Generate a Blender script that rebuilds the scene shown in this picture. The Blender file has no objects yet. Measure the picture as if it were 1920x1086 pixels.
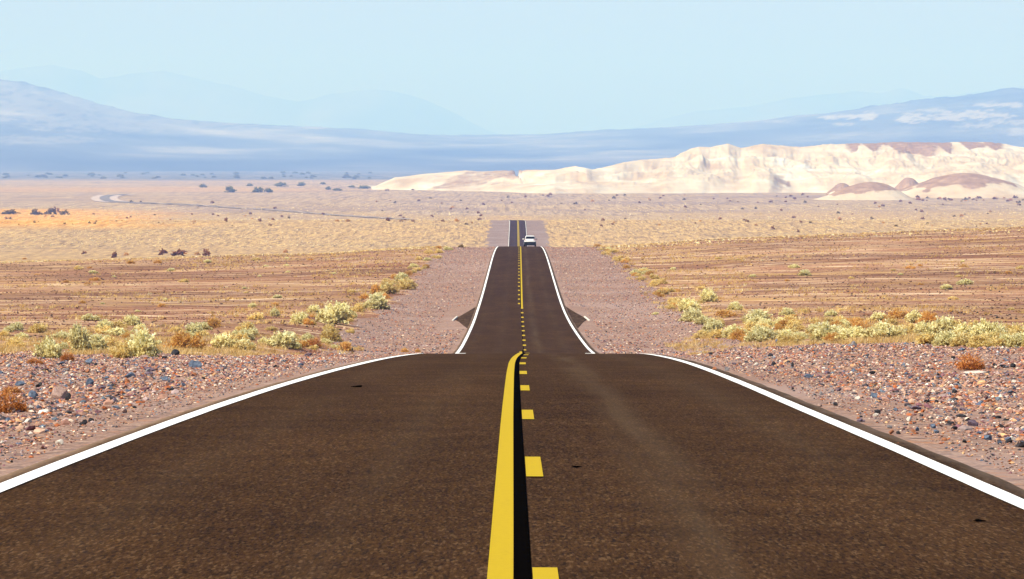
import bpy, bmesh, math, random
import numpy as np
from mathutils import Vector

# ------------------------------------------------------------------ camera, sky, sun, exposure
F = 7600.0            # focal length in photograph pixels (1920 wide): a long lens
Y0 = 300.0            # photograph row of eye level
VX = 970.0            # photograph column the road heads for (+Y)
scene = bpy.context.scene
COL = scene.collection
R = math.radians

cam_d = bpy.data.cameras.new('camera')
cam = bpy.data.objects.new('camera', cam_d)
COL.objects.link(cam)
cam_d.sensor_width = 36.0
cam_d.lens = 36.0 * F / 1920.0
cam_d.clip_start = 0.5
cam_d.clip_end = 120000
cam.location = (0, 0, 0)
cam.rotation_euler = (R(90) - math.atan((543 - Y0) / F), 0, math.atan((VX - 960) / F))
scene.camera = cam

SUN_EL, SUN_AZ = R(50), R(-126)      # azimuth measured clockwise from +Y (the road's heading)
world = bpy.data.worlds.new('World')
scene.world = world
world.use_nodes = True
wn = world.node_tree
wn.nodes.clear()
sky = wn.nodes.new('ShaderNodeTexSky')
sky.sky_type = 'NISHITA'
sky.sun_disc = False
sky.sun_elevation = SUN_EL
sky.sun_rotation = SUN_AZ
sky.altitude = 0
sky.air_density = 1.0
sky.dust_density = 1.2
sky.ozone_density = 1.5
bg = wn.nodes.new('ShaderNodeBackground')
bg.inputs['Strength'].default_value = 0.085
wo = wn.nodes.new('ShaderNodeOutputWorld')
wn.links.new(sky.outputs[0], bg.inputs[0])
wn.links.new(bg.outputs[0], wo.inputs[0])

sun_d = bpy.data.lights.new('sun', 'SUN')
sun_d.energy = 4.6
sun_d.angle = R(0.5)
sun_d.color = (1.0, 0.95, 0.87)
sun = bpy.data.objects.new('sun', sun_d)
COL.objects.link(sun)
sdir = Vector((math.sin(SUN_AZ) * math.cos(SUN_EL), math.cos(SUN_AZ) * math.cos(SUN_EL), math.sin(SUN_EL)))
sun.rotation_euler = sdir.to_track_quat('Z', 'Y').to_euler()

vs = scene.view_settings
vs.view_transform = 'Standard'
vs.look = 'None'
vs.exposure = 0.75
vs.gamma = 1.0
vs.use_curve_mapping = False
scene.cycles.use_denoising = True
scene.cycles.use_adaptive_sampling = False
scene.cycles.sample_clamp_indirect = 3.0
scene.cycles.max_bounces = 6
scene.cycles.diffuse_bounces = 3
scene.cycles.volume_bounces = 1

random.seed(7)
RNG = np.random.default_rng(11)

# ------------------------------------------------------------------ helpers
def tag(o, label=None, cat=None, group=None, kind=None):
    for k, v in (('label', label), ('category', cat), ('group', group), ('kind', kind)):
        if v: o[k] = v
    return o

def link(name, me, parent=None, loc=None, rz=0, scale=None):
    o = bpy.data.objects.new(name, me)
    COL.objects.link(o)
    if parent: o.parent = parent
    if loc is not None: o.location = loc
    if rz: o.rotation_euler = (0, 0, rz)
    if scale is not None: o.scale = scale
    return o

def np_mesh(name, V, Fc, mat=None, smooth=False, cols=None):
    """V (n,3), Fc (m,k) faces; cols {name: (n,4)} point colours."""
    V = np.asarray(V, dtype=np.float32); Fc = np.asarray(Fc, dtype=np.int32)
    me = bpy.data.meshes.new(name)
    n, (m, k) = len(V), Fc.shape
    me.vertices.add(n); me.vertices.foreach_set('co', V.ravel())
    me.loops.add(m * k); me.loops.foreach_set('vertex_index', Fc.ravel())
    me.polygons.add(m)
    me.polygons.foreach_set('loop_start', np.arange(0, m * k, k, dtype=np.int32))
    me.update(calc_edges=True)
    me.polygons.foreach_set('use_smooth', np.full(m, smooth, dtype=bool))
    for nm, c in (cols or {}).items():
        a = me.attributes.new(nm, 'FLOAT_COLOR', 'POINT')
        c = np.asarray(c, dtype=np.float32)
        if c.shape[1] == 3: c = np.hstack([c, np.ones((len(c), 1), np.float32)])
        a.data.foreach_set('color', c.ravel())
    if mat: me.materials.append(mat)
    me.validate()
    return me

def grid_faces(nr, nc):
    i = np.arange(nr - 1)[:, None] * nc + np.arange(nc - 1)[None, :]
    i = i.ravel()
    return np.stack([i, i + 1, i + nc + 1, i + nc], 1)

def _hash(ix, iy, s):
    h = (ix.astype(np.int64) * 374761393 + iy.astype(np.int64) * 668265263 + s * 1442695041) & 0xffffffff
    h = ((h ^ (h >> 13)) * 1274126177) & 0xffffffff
    h = h ^ (h >> 16)
    return (h & 0xffff) / 65535.0

def vnoise(x, y, s=0):
    x = np.asarray(x, float); y = np.asarray(y, float)
    ix = np.floor(x); iy = np.floor(y); fx = x - ix; fy = y - iy
    ix = ix.astype(np.int64); iy = iy.astype(np.int64)
    u = fx * fx * fx * (fx * (fx * 6 - 15) + 10); v = fy * fy * fy * (fy * (fy * 6 - 15) + 10)
    a = _hash(ix, iy, s); b = _hash(ix + 1, iy, s); c = _hash(ix, iy + 1, s); d = _hash(ix + 1, iy + 1, s)
    return (a * (1 - u) + b * u) * (1 - v) + (c * (1 - u) + d * u) * v

def fbm(x, y, s=0, o=4, g=0.5):
    t = 0; a = 1; n = 0
    for k in range(o):
        t = t + a * vnoise(x * 2 ** k + 17.3 * k, y * 2 ** k - 9.1 * k, s + k); n += a; a *= g
    return t / n

def ridged(x, y, s=0, o=4, g=0.5):
    t = 0; a = 1; n = 0
    for k in range(o):
        t = t + a * (1 - np.abs(2 * vnoise(x * 2 ** k + 7.7 * k, y * 2 ** k + 3.1 * k, s + k) - 1)); n += a; a *= g
    return t / n

def sst(x, a, b):
    t = np.clip((np.asarray(x, float) - a) / (b - a), 0, 1)
    return t * t * (3 - 2 * t)

# ------------------------------------------------------------------ material helpers
class NT:
    def __init__(s, name):
        s.m = bpy.data.materials.new(name); s.m.use_nodes = True
        s.t = s.m.node_tree; s.t.nodes.clear()
        s.out = s.n('ShaderNodeOutputMaterial'); s.b = s.n('ShaderNodeBsdfPrincipled')
        s.t.links.new(s.b.outputs[0], s.out.inputs['Surface'])
        s.b.inputs['Roughness'].default_value = 0.9
        s.b.inputs['Specular IOR Level'].default_value = 0.15
    def n(s, ty, **kw):
        nd = s.t.nodes.new(ty)
        for k, v in kw.items(): setattr(nd, k, v)
        return nd
    def l(s, a, b): s.t.links.new(a, b)
    def put(s, v, sock):
        if isinstance(v, bpy.types.NodeSocket): s.l(v, sock)
        elif isinstance(v, (tuple, list)) and len(v) == 3 and sock.type == 'RGBA': sock.default_value = (*v, 1)
        else: sock.default_value = v
    def coords(s, scale=(1, 1, 1), loc=(0, 0, 0)):
        tc = s.n('ShaderNodeTexCoord'); mp = s.n('ShaderNodeMapping')
        mp.inputs['Scale'].default_value = scale; mp.inputs['Location'].default_value = loc
        s.l(tc.outputs['Object'], mp.inputs[0]); return mp.outputs[0]
    def noise(s, scale=1, detail=3, rough=0.5, vec=None, sc=(1, 1, 1), loc=(0, 0, 0)):
        nd = s.n('ShaderNodeTexNoise'); nd.inputs['Scale'].default_value = scale
        nd.inputs['Detail'].default_value = detail; nd.inputs['Roughness'].default_value = rough
        s.l(vec or s.coords(sc, loc), nd.inputs['Vector']); return nd.outputs['Fac']
    def voro(s, scale=1, sc=(1, 1, 1), loc=(0, 0, 0), feat='F1'):
        nd = s.n('ShaderNodeTexVoronoi', feature=feat); nd.inputs['Scale'].default_value = scale
        s.l(s.coords(sc, loc), nd.inputs['Vector']); return nd
    def ramp(s, f, stops, interp='LINEAR'):
        nd = s.n('ShaderNodeValToRGB'); nd.color_ramp.interpolation = interp
        e = nd.color_ramp.elements
        while len(e) < len(stops): e.new(0.5)
        for el, (p, c) in zip(e, stops):
            el.position = p
            el.color = (*c, 1) if isinstance(c, (tuple, list)) else (c, c, c, 1)
        s.l(f, nd.inputs[0]); return nd.outputs[0]
    def mix(s, f, a, b, mode='MIX'):
        nd = s.n('ShaderNodeMix', data_type='RGBA', blend_type=mode)
        s.put(f, nd.inputs[0]); s.put(a, nd.inputs[6]); s.put(b, nd.inputs[7]); return nd.outputs[2]
    def math(s, op, a, b=0.0, clamp=False):
        nd = s.n('ShaderNodeMath', operation=op, use_clamp=clamp)
        s.put(a, nd.inputs[0]); s.put(b, nd.inputs[1]); return nd.outputs[0]
    def attr(s, name):
        nd = s.n('ShaderNodeAttribute', attribute_name=name); return nd.outputs['Color']
    def sep(s, c):
        nd = s.n('ShaderNodeSeparateColor'); s.l(c, nd.inputs[0]); return nd.outputs
    def rnd(s):
        return s.n('ShaderNodeObjectInfo').outputs['Random']
    def bump(s, h, strength=0.3, dist=0.02):
        nd = s.n('ShaderNodeBump'); nd.inputs['Strength'].default_value = strength
        nd.inputs['Distance'].default_value = dist
        s.l(h, nd.inputs['Height']); s.l(nd.outputs[0], s.b.inputs['Normal'])
    def color(s, c): s.put(c, s.b.inputs['Base Color']); return s

def plain(name, c, rough=0.6, spec=0.3, metal=0.0, vary=0.12, scale=6.0):
    t = NT(name)
    n = t.noise(scale, 3)
    k = t.ramp(n, [(0.3, 1 - vary), (0.7, 1.0)])
    t.color(t.mix(1.0, c, k, 'MULTIPLY'))
    t.b.inputs['Roughness'].default_value = rough
    t.b.inputs['Specular IOR Level'].default_value = spec
    t.b.inputs['Metallic'].default_value = metal
    return t.m

# ------------------------------------------------------------------ the lie of the land
# road profile: slope knots (distance along the road, grade), integrated to heights
SL = np.array([(-100, -.029), (0, -.029), (19, -.029), (30, -.030), (42, -.0325), (54, -.0345), (66, -.0365), (79, -.039),
               (91, -.0415), (103, -.0432), (115, -.0455), (125, -.0480), (140, -.0520), (165, -.0520), (191, -.033), (216, -.023),
               (260, -.018), (307, -.008), (361, -.001), (448, .000), (520, -.007), (590, -.0165), (633, -.021), (700, -.030),
               (900, -.030), (1100, -.025), (1300, -.006), (1400, .008), (1500, .016), (1640, .0165), (1700, .004), (1733, -.0125),
               (1790, -.019), (1900, -.017), (2300, -.0125), (2600, -.003), (3500, -.0006), (5000, -.0002), (60000, 0)])
_d = np.arange(-100, 3000, 0.5)
_s = np.interp(_d, SL[:, 0], SL[:, 1])
_z = np.concatenate([[0], np.cumsum((_s[1:] + _s[:-1]) * 0.25)])
_z += -1.40 - np.interp(0, _d, _z)
ZEND = _z[-1]
ROWS = np.concatenate([np.arange(-60, 0, 3), np.arange(0, 130, 0.7), np.arange(130, 300, 1.5), np.arange(300, 800, 4),
                       np.arange(800, 2000, 8), np.arange(2000, 5000, 25), np.arange(5000, 14001, 150)]).astype(float)
ZROWS = np.interp(ROWS, np.append(_d, [60000]), np.append(_z, [ZEND - 1.0]))
def zr(D): return np.interp(D, ROWS, ZROWS)          # road grade line, linear between the rows every sheet shares

def tab(D, pts):
    p = np.array(pts, float); return np.interp(D, p[:, 0], p[:, 1])
def smooth_rows(pts, w=6):
    v = tab(ROWS, pts); k = np.ones(2 * w + 1) / (2 * w + 1)
    return np.convolve(np.pad(v, w, mode='edge'), k, mode='valid')
XC_R = smooth_rows([(0, .03), (19, .025), (42, 0), (66, -.012), (80, -.005), (91, .036), (103, .115), (115, .19), (191, .27), (300, .25), (525, .34), (633, .40), (1500, .40), (1733, .25), (2600, -40)], 5)
XL_R = smooth_rows([(0, -3.49), (30, -3.48), (45, -3.42), (55, -3.34), (80, -3.08), (115, -2.85), (191, -2.86), (307, -3.0), (633, -2.95), (1400, -3.05), (1733, -3.2), (2600, -43.5)], 6)
XR_R = smooth_rows([(0, 3.17), (30, 3.15), (45, 3.15), (62, 3.27), (90, 3.5), (115, 3.66), (191, 3.62), (307, 3.5), (633, 3.6), (1400, 3.6), (1733, 3.35), (2600, -36.5)], 6)
def xc(D): return np.interp(D, ROWS, XC_R)
def xl(D): return np.interp(D, ROWS, XL_R)
def xr(D): return np.interp(D, ROWS, XR_R)
def el(D): return xl(D) - 0.22
def er(D): return xr(D) + 0.26

def zroad(X, D): return zr(D) - 0.006 * np.abs(X - xc(D))

def znat(D):
    """off-road ground: shallower than the road's own dip just past the first crest"""
    y = tab(D, [(117, 657), (140, 650), (170, 640), (200, 628), (240, 604), (290, 582), (340, 553), (400, 523)])
    zz = -(y - Y0) * D / F
    w = sst(D, 112, 135) * (1 - sst(D, 330, 400))
    return zr(D) * (1 - w) + zz * w

def gz(X, D):
    """ground height beside the road"""
    X = np.asarray(X, float); D = np.asarray(D, float)
    Xo = X - xc(D)
    a = np.abs(Xo)
    b = sst(a, 8, 15)
    z = zr(D) * (1 - b) + znat(D) * b
    edge = np.where(Xo < 0, -(el(D) - xc(D)), er(D) - xc(D))
    off = np.maximum(a - edge, 0)
    z = z - 0.006 * np.minimum(a, edge) - 0.03 - 0.10 * sst(off, 0.2, 2.5) * (1 - 0.8 * sst(off, 3.5, 8))
    near = 1 - sst(D, 150, 320)
    z = z + near * np.where(Xo > 0, 0.014, 0.013) * np.sign(Xo) * np.maximum(off - 2, 0) * (1 - 0.6 * sst(off, 14, 40))
    z = z + np.where(Xo > 0, .30, .07) * sst(off, .8, 4) * sst(D, 60, 106) * (1 - sst(D, 126, 165))
    g = np.exp(-((D - 640) / 240.0) ** 2)
    z = z + g * sst(a, 9, 30) * np.where(X > 0, 3.1 * np.minimum(X / 80, 2), 2.6 * np.maximum(X / 80, -2))
    m = sst(off, 0.4, 2.5)
    z = z + m * 0.16 * (fbm(X / 2.2, D / 4.0, 3, 3) - 0.5) * (1 - sst(D, 200, 500))
    m2 = sst(a, 11, 30)
    z = z + m2 * 0.5 * (fbm(X / 25.0, D / 40.0, 5, 3) - 0.5) * sst(D, 130, 300)
    z = z + m2 * 1.6 * (fbm(X / 160.0, D / 260.0, 9, 2) - 0.5) * sst(D, 1900, 2600) 
    z = z - 0.09 * (1 - sst(off, -0.35, 0.0)) * (a < edge)
    return z

def column_of(x, D): return (x - VX) / F * D
DT = np.concatenate([np.arange(15, 400, 0.5), np.arange(400, 1000, 2), np.arange(1000, 3000, 4), np.arange(3000, 13900, 20)])
def place(x, y):
    """first ground point seen at photograph column x, row y"""
    X = column_of(x, DT)
    yy = Y0 - gz(X, DT) * F / DT
    run = np.minimum.accumulate(yy)
    k = np.nonzero(run <= y)[0]
    k = k[0] if len(k) else len(DT) - 1
    D = DT[k]
    return float(X[k]), float(D), float(gz(X[k], D))

# ------------------------------------------------------------------ ground sheet
K = 26
inner = np.concatenate([-np.linspace(13, 0, K), np.linspace(0, 13, K)[1:]])
tt = np.linspace(0, 1, 46)[1:]
XG = []
for D, c in zip(ROWS, XC_R):
    W = max(70.0, 0.30 * D)
    o = 13 * (W / 13) ** tt if W > 13 else None
    XG.append(np.concatenate([-o[::-1], inner, o]) + (c if D < 2000 else 0))
XG = np.array(XG); DG = np.repeat(ROWS[:, None], XG.shape[1], 1)
ZG = gz(XG, DG)

def zones(X, D):
    a = X - xc(D)
    n1 = fbm(X / 5.0, D / 9.0, 21, 3) - 0.5
    n2 = fbm(X / 30.0, D / 60.0, 23, 3) - 0.5
    n3 = fbm(X / 220.0, D / 500.0, 27, 3) - 0.5
    left = tab(D, [(0, 60), (112, 60), (130, 8), (150, 7), (215, 10.3), (650, 10.4), (1400, 11.4), (1733, 11.4), (1900, 6), (2400, 0)])
    right = tab(D, [(0, 60), (114, 60), (136, 9.5), (150, 10.5), (215, 11.8), (650, 12.6), (1400, 11), (1733, 11), (1900, 6), (2400, 0)])
    lim = np.where(a < 0, left, right)
    grav = 1 - sst(np.abs(a) + n1 * np.where(D > 1200, 5.0, 3.0), lim - np.where(D > 1200, 1.8, .7), lim + np.where(D > 1200, 1.8, .7))
    xpx = VX + X / D.clip(1) * F
    # where brown pavement gives way to pale grass: the far side of the second rise, later towards the right
    pave = 1 - sst(D + n2 * 260, 520 + 0.0 * D, 650)
    pave = np.where(X > 0, np.maximum(pave, (1 - sst(D + n2 * 300, 600, 780))), pave)
    far = sst(D + n3 * 1500 + n2 * 300, 2500, 3100)
    orange = sst(xpx + n2 * 120, 420, 150) * sst(D, 2150, 2450) * (1 - sst(D, 2900, 3150)) if False else None
    org = (1 - sst(xpx + n2 * 300, 180, 430)) * sst(D + n3 * 200, 1600, 1690) * (1 - sst(D + n3 * 300, 2950, 3200))
    org = np.maximum(org, 0.3 * (1 - sst(xpx + n2 * 400, 450, 700)) * sst(D, 4600, 5000) * (1 - sst(D, 5400, 5900)))
    scrub = sst(D + n3 * 1200, 7200, 8200)
    return grav, pave, far, org, scrub, n1, n2, n3

gr, pv, fa, og, sb, n1, n2, n3 = zones(XG, DG)
zone_a = np.stack([gr, pv, fa, np.ones_like(gr)], -1).reshape(-1, 4)
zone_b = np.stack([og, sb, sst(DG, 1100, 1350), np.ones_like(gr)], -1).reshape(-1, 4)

def ground_material():
    t = NT('desert_ground')
    za = t.sep(t.attr('zone_a')); zb = t.sep(t.attr('zone_b'))
    # gravel: pebbles of many colours in pinkish grit
    v1 = t.voro(17, loc=(3, 1, 0)); v2 = t.voro(6.5)
    r1 = t.sep(v1.outputs['Color'])[0]; r2 = t.sep(v2.outputs['Color'])[0]
    pal = [(0.0, (.13, .08, .06)), (.18, (.33, .20, .14)), (.36, (.23, .14, .10)), (.50, (.40, .265, .19)), (.62, (.20, .115, .085)), (.74, (.46, .325, .24)), (.85, (.09, .06, .055)), (.93, (.34, .15, .07)), (1.0, (.55, .43, .33))]
    c1 = t.ramp(r1, pal, 'CONSTANT'); c2 = t.ramp(r2, pal, 'CONSTANT')
    grit = t.ramp(t.noise(40, 4, .7), [(.3, (.15, .085, .063)), (.55, (.285, .178, .135)), (.75, (.41, .275, .21))])
    g = t.mix(t.ramp(v1.outputs['Distance'], [(.35, 0.75), (.6, 0.05)]), grit, c1)
    g = t.mix(t.ramp(r2, [(.80, 0.0), (.84, 0.7)]), g, c2)
    g = t.mix(t.ramp(t.noise(.35, 4, .6), [(.38, 0.0), (.7, 0.55)]), g, t.mix(1.0, g, (.78, .72, .74), 'MULTIPLY'))
    g = t.mix(t.ramp(t.noise(.09, 3, .5, loc=(9, 4, 0)), [(.45, 0.0), (.65, 0.5)]), g, (.335, .235, .20))
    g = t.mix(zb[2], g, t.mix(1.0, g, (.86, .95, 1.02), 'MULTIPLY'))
    # desert pavement: dark brown stones, pale wash streaks, rusty and ochre patches
    s1 = t.noise(1, 5, .62, sc=(.045, .20, 1)); s2 = t.noise(1, 4, .6, sc=(.10, .55, 1), loc=(31, 7, 0))
    s3 = t.noise(1, 3, .55, sc=(.014, .05, 1), loc=(11, 3, 0))
    p = t.ramp(t.noise(3.2, 4, .75), [(.34, (.055, .027, .017)), (.50, (.185, .10, .060)), (.64, (.33, .195, .125))])
    p = t.mix(1.0, p, (1.12, 1.0, .88), 'MULTIPLY')
    p = t.mix(t.ramp(s3, [(.40, 0.0), (.60, 0.85)]), p, t.mix(1.0, p, (1.5, 1.47, 1.4), 'MULTIPLY'))
    p = t.mix(t.ramp(s1, [(.52, 0.0), (.60, 0.7)]), p, (.42, .265, .145))
    p = t.mix(t.ramp(s2, [(.565, 0.0), (.60, 0.95)]), p, (.66, .48, .31))
    p = t.mix(t.ramp(t.noise(1, 4, .65, sc=(.018, .055, 1), loc=(71, 17, 0)), [(.43, 0.0), (.58, 0.85)]), p, t.mix(1.0, p, (.56, .42, .37), 'MULTIPLY'))
    p = t.mix(t.ramp(t.noise(1, 4, .6, sc=(.03, .11, 1), loc=(5, 77, 0)), [(.52, 0.0), (.66, 0.6)]), p, (.46, .27, .09))
    p = t.mix(t.ramp(t.noise(1, 5, .7, sc=(.25, .35, 1), loc=(45, 7, 0)), [(.54, 0.0), (.66, 0.45)]), p, (.50, .33, .13))
    # pale dry grass
    q1 = t.noise(1, 5, .72, sc=(.75, .045, 1)); q2 = t.noise(1, 4, .6, sc=(.02, .012, 1), loc=(3, 9, 0))
    q = t.ramp(q1, [(.36, (.165, .105, .062)), (.46, (.30, .205, .125)), (.54, (.40, .275, .145)), (.64, (.50, .36, .185))])
    q = t.mix(1.0, q, (1.08, 1.0, .80), 'MULTIPLY')
    q = t.mix(t.ramp(q2, [(.46, 0.0), (.62, 0.6)]), q, t.mix(1.0, q, (.82, .86, 1.0), 'MULTIPLY'))
    # far plain, pinkish
    f1 = t.noise(1, 5, .72, sc=(.28, .0065, 1), loc=(1, 8, 0)); f2 = t.noise(1, 4, .6, sc=(.006, .003, 1))
    f = t.ramp(f1, [(.35, (.16, .10, .064)), (.47, (.295, .20, .125)), (.56, (.36, .252, .16)), (.68, (.44, .32, .195))])
    f = t.mix(t.ramp(f2, [(.45, 0.0), (.58, 0.65)]), f, t.mix(1.0, f, (1.15, 1.12, .85), 'MULTIPLY'))
    f = t.mix(t.ramp(t.noise(1, 4, .6, sc=(.004, .0028, 1), loc=(4, 2, 0)), [(.54, 0.0), (.62, 0.55)]), f, (.225, .15, .12))
    o = t.ramp(t.noise(1, 5, .72, sc=(.35, .02, 1)), [(.36, (.28, .105, .012)), (.46, (.52, .24, .035)), (.56, (.58, .32, .08)), (.68, (.62, .42, .17))])
    sc = t.ramp(t.noise(1, 5, .7, sc=(.02, .008, 1)), [(.36, (.05, .055, .055)), (.52, (.13, .12, .12)), (.68, (.33, .27, .24))])
    c = t.mix(za[1], q, p)
    c = t.mix(za[2], c, f)
    c = t.mix(zb[0], c, o)
    c = t.mix(zb[1], c, sc)
    gfade = t.math('ADD', za[0], t.math('MULTIPLY', t.math('SUBTRACT', t.noise(.8, 4, .7), 0.5), 0.7))
    c = t.mix(t.ramp(gfade, [(.42, 0.0), (.58, 1.0)]), c, g)
    t.color(c)
    t.bump(t.math('ADD', t.noise(22, 4, .7), v1.outputs['Distance']), 0.55, 0.03)
    return t.m
M_ground = ground_material()
V = np.stack([XG, DG, ZG], -1).reshape(-1, 3)
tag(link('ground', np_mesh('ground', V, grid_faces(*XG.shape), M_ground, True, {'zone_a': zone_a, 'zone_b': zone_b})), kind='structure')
GROUND_LOW = float(ZG.min())

# ------------------------------------------------------------------ road and its markings
def asphalt_material():
    t = NT('asphalt')
    v = t.voro(1, sc=(70, 9, 1)); sp = t.sep(v.outputs['Color'])[0]
    c = t.ramp(t.noise(1, 5, .8, sc=(48, 6.5, 1)), [(.32, (.013, .0050, .0014)), (.5, (.0425, .0190, .0064)), (.66, (.082, .041, .0165))])
    c = t.mix(t.ramp(t.noise(1, 4, .75, sc=(20, 1.1, 1), loc=(3, 9, 0)), [(.36, .55), (.50, 0.0)]), c, (.020, .0092, .0037))
    c = t.mix(t.ramp(sp, [(.84, 0.0), (.93, 0.55)]), c, (.112, .064, .031))
    c = t.mix(t.ramp(sp, [(.10, 0.6), (.18, 0.0)]), c, (.007, .004, .0025))
    big = t.noise(1, 4, .55, sc=(.55, .09, 1))
    c = t.mix(1.0, c, t.ramp(big, [(.30, (.80, .76, .74)), (.52, (1.0, 1.0, 1.0)), (.70, (1.22, 1.22, 1.22))]), 'MULTIPLY')
    blot = t.noise(.9, 4, .6, loc=(4, 4, 0))
    c = t.mix(1.0, c, t.ramp(blot, [(.36, (.80, .77, .74)), (.60, (1.08, 1.08, 1.06))]), 'MULTIPLY')
    # wheel tracks worn paler
    tc = t.n('ShaderNodeTexCoord'); sx = t.n('ShaderNodeSeparateXYZ'); t.l(tc.outputs['Object'], sx.inputs[0])
    for ctr, wd, am in ((1.05, .38, .42), (2.45, .42, .16), (-.95, .42, .14), (-2.4, .4, .10)):
        d = t.math('ABSOLUTE', t.math('SUBTRACT', sx.outputs[0], ctr))
        k = t.math('SUBTRACT', 1.0, t.math('DIVIDE', d, wd), True)
        k = t.math('MULTIPLY', k, t.ramp(t.noise(1, 3, .5, sc=(2.2, .07, 1), loc=(ctr, 0, 0)), [(.35, 0.15), (.62, 1.0)]))
        c = t.mix(t.math('MULTIPLY', k, am), c, (.092, .060, .034))
    e_ = t.sep(t.attr('dust'))[0]
    dn = t.math('ADD', t.math('MULTIPLY', e_, .55), t.math('MULTIPLY', t.noise(1, 5, .7, sc=(3.0, .35, 1)), .75))
    c = t.mix(t.math('MULTIPLY', t.ramp(dn, [(.62, 0.0), (.95, .75)]), e_), c, (.24, .16, .11))
    t.color(c)
    t.b.inputs['Roughness'].default_value = .88
    t.b.inputs['Specular IOR Level'].default_value = .02
    t.bump(t.noise(75, 3, .7), .5, .008)
    return t.m
M_asph = asphalt_material()
rr = ROWS[ROWS <= 2200]
wob = 0.05 * (fbm(rr / 1.6, rr * 0, 41, 3) - .5)
wob2 = 0.05 * (fbm(rr / 1.6, rr * 0 + 5, 43, 3) - .5)
XS = np.stack([el(rr) + wob - 0.04, el(rr) + wob, xl(rr), (xl(rr) + xc(rr)) / 2, xc(rr), (xr(rr) + xc(rr)) / 2, xr(rr), er(rr) + wob2, er(rr) + wob2 + 0.04], 1)
DS = np.repeat(rr[:, None], XS.shape[1], 1)
ZS = zroad(XS, DS); ZS[:, 0] -= 0.12; ZS[:, -1] -= 0.12
road = tag(link('road', np_mesh('road', np.stack([XS, DS, ZS], -1).reshape(-1, 3), grid_faces(*XS.shape), M_asph, True, {'dust': np.repeat(np.tile([1, 1, .30, 0, 0, 0, .30, 1, 1], len(rr))[:, None], 3, 1)})), kind='structure')

def paint_material(name, c, wear=0.25):
    t = NT(name)
    k = t.ramp(t.noise(28, 4, .7), [(.25, 1 - wear), (.5, 1.0)])
    col = t.mix(1.0, c, k, 'MULTIPLY')
    col = t.mix(t.ramp(t.voro(70).outputs['Distance'], [(.02, wear * .6), (.10, 0.0)]), col, (.10, .075, .05))
    t.color(col); t.b.inputs['Roughness'].default_value = .8; t.b.inputs['Specular IOR Level'].default_value = .05
    return t.m
M_white = paint_material('white_paint', (.80, .79, .77), .12)
M_yel = paint_material('yellow_paint', (.40, .275, .009), .16)
M_tar = plain('black_seal', (.002, .0016, .0014), 1.0, .0, vary=.3)

def strip(name, fa_, fb_, d0, d1, mat, lift=0.008, parent=road, label=None):
    D = np.concatenate([[d0], ROWS[(ROWS > d0) & (ROWS < d1)], [d1]])
    A = fa_(D); B = fb_(D)
    P = np.stack([np.stack([A, D, zroad(A, D) + lift], -1), np.stack([B, D, zroad(B, D) + lift], -1)], 1).reshape(-1, 3)
    return link(name, np_mesh(name, P, grid_faces(len(D), 2), mat, True), parent)

wide = lambda D: 1 - 0.1 * sst(D, 1200, 1500)
wj = lambda D, s: 0.012 * (fbm(D / 3.0, D * 0 + s, 51, 3) - .5)
strip('edge_line', lambda D: xl(D) - .08 * wide(D) + wj(D, 1), lambda D: xl(D) + .08 * wide(D) + wj(D, 2), -40, 2100, M_white)
strip('edge_line', lambda D: xr(D) - .074 * wide(D) + wj(D, 3), lambda D: xr(D) + .074 * wide(D) + wj(D, 4), -40, 2100, M_white)
# mirage of each edge line just past the first crest, its reflection painted white
for sx, fx in ((1, xl), (-1, xr)):
    strip('edge_line_mirage', lambda D, s=sx, f=fx: f(D) - s * .05, lambda D, s=sx, f=fx: f(D) + s * .42, 190.2, 191.8, M_white, 0.012)
# centre: solid line, black seal in the middle, broken line; the sides swap in the second dip
sep1 = lambda D: xc(D) - .10
yw = lambda D: .060 + .02 * sst(D, 30, 80) - 0 * D
strip('centre_line', lambda D: xc(D) - .105 - .06, lambda D: xc(D) - .105 + .062, -40, 196, M_yel)
strip('centre_seal', lambda D: xc(D) - .041, lambda D: xc(D) + .044, -40, 200, M_tar, .005)
strip('centre_line', lambda D: xc(D) + .105 - .07, lambda D: xc(D) + .105 + .07, 312, 640, M_yel)
strip('centre_seal', lambda D: xc(D) - .04, lambda D: xc(D) + .033, 312, 600, M_tar, .005)
strip('centre_seal', lambda D: xc(D) + .02, lambda D: xc(D) + .06, 200, 312, M_tar, .005)
strip('centre_line', lambda D: xc(D) - .30, lambda D: xc(D) - .05, 640, 2100, M_yel)
strip('centre_line', lambda D: xc(D) + .10, lambda D: xc(D) + .32, 640, 2100, M_yel)
k = -4
while True:
    d0 = 30.0 + 12.19 * k - 1.6
    if d0 > 600: break
    s = 1 if d0 < 310 else -1
    wd = .06 if d0 < 200 else .085
    c_ = .108 if s > 0 else -.125
    strip('centre_dash', lambda D: xc(D) + c_ - wd, lambda D: xc(D) + c_ + wd, d0, d0 + 3.2, M_yel)
    k += 1

for (tx, ty, tw, tl) in ((670, 731, .075, .55), (1081, 888, .036, .12), (1838, 990, .034, .09)):
    X, D, z = place(tx, ty)
    an = np.linspace(0, 2 * np.pi, 15)[:-1]; rad = 1 + .3 * np.sin(an * 3 + tx)
    PX = np.append(X + tw * rad * np.cos(an), X); PD = np.append(D + tl * rad * np.sin(an), D)
    link('tar_spot', np_mesh('tar_spot', np.stack([PX, PD, zroad(PX, PD) + .006], 1), [(i, (i + 1) % 14, 14) for i in range(14)], M_tar, True), road)

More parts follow.
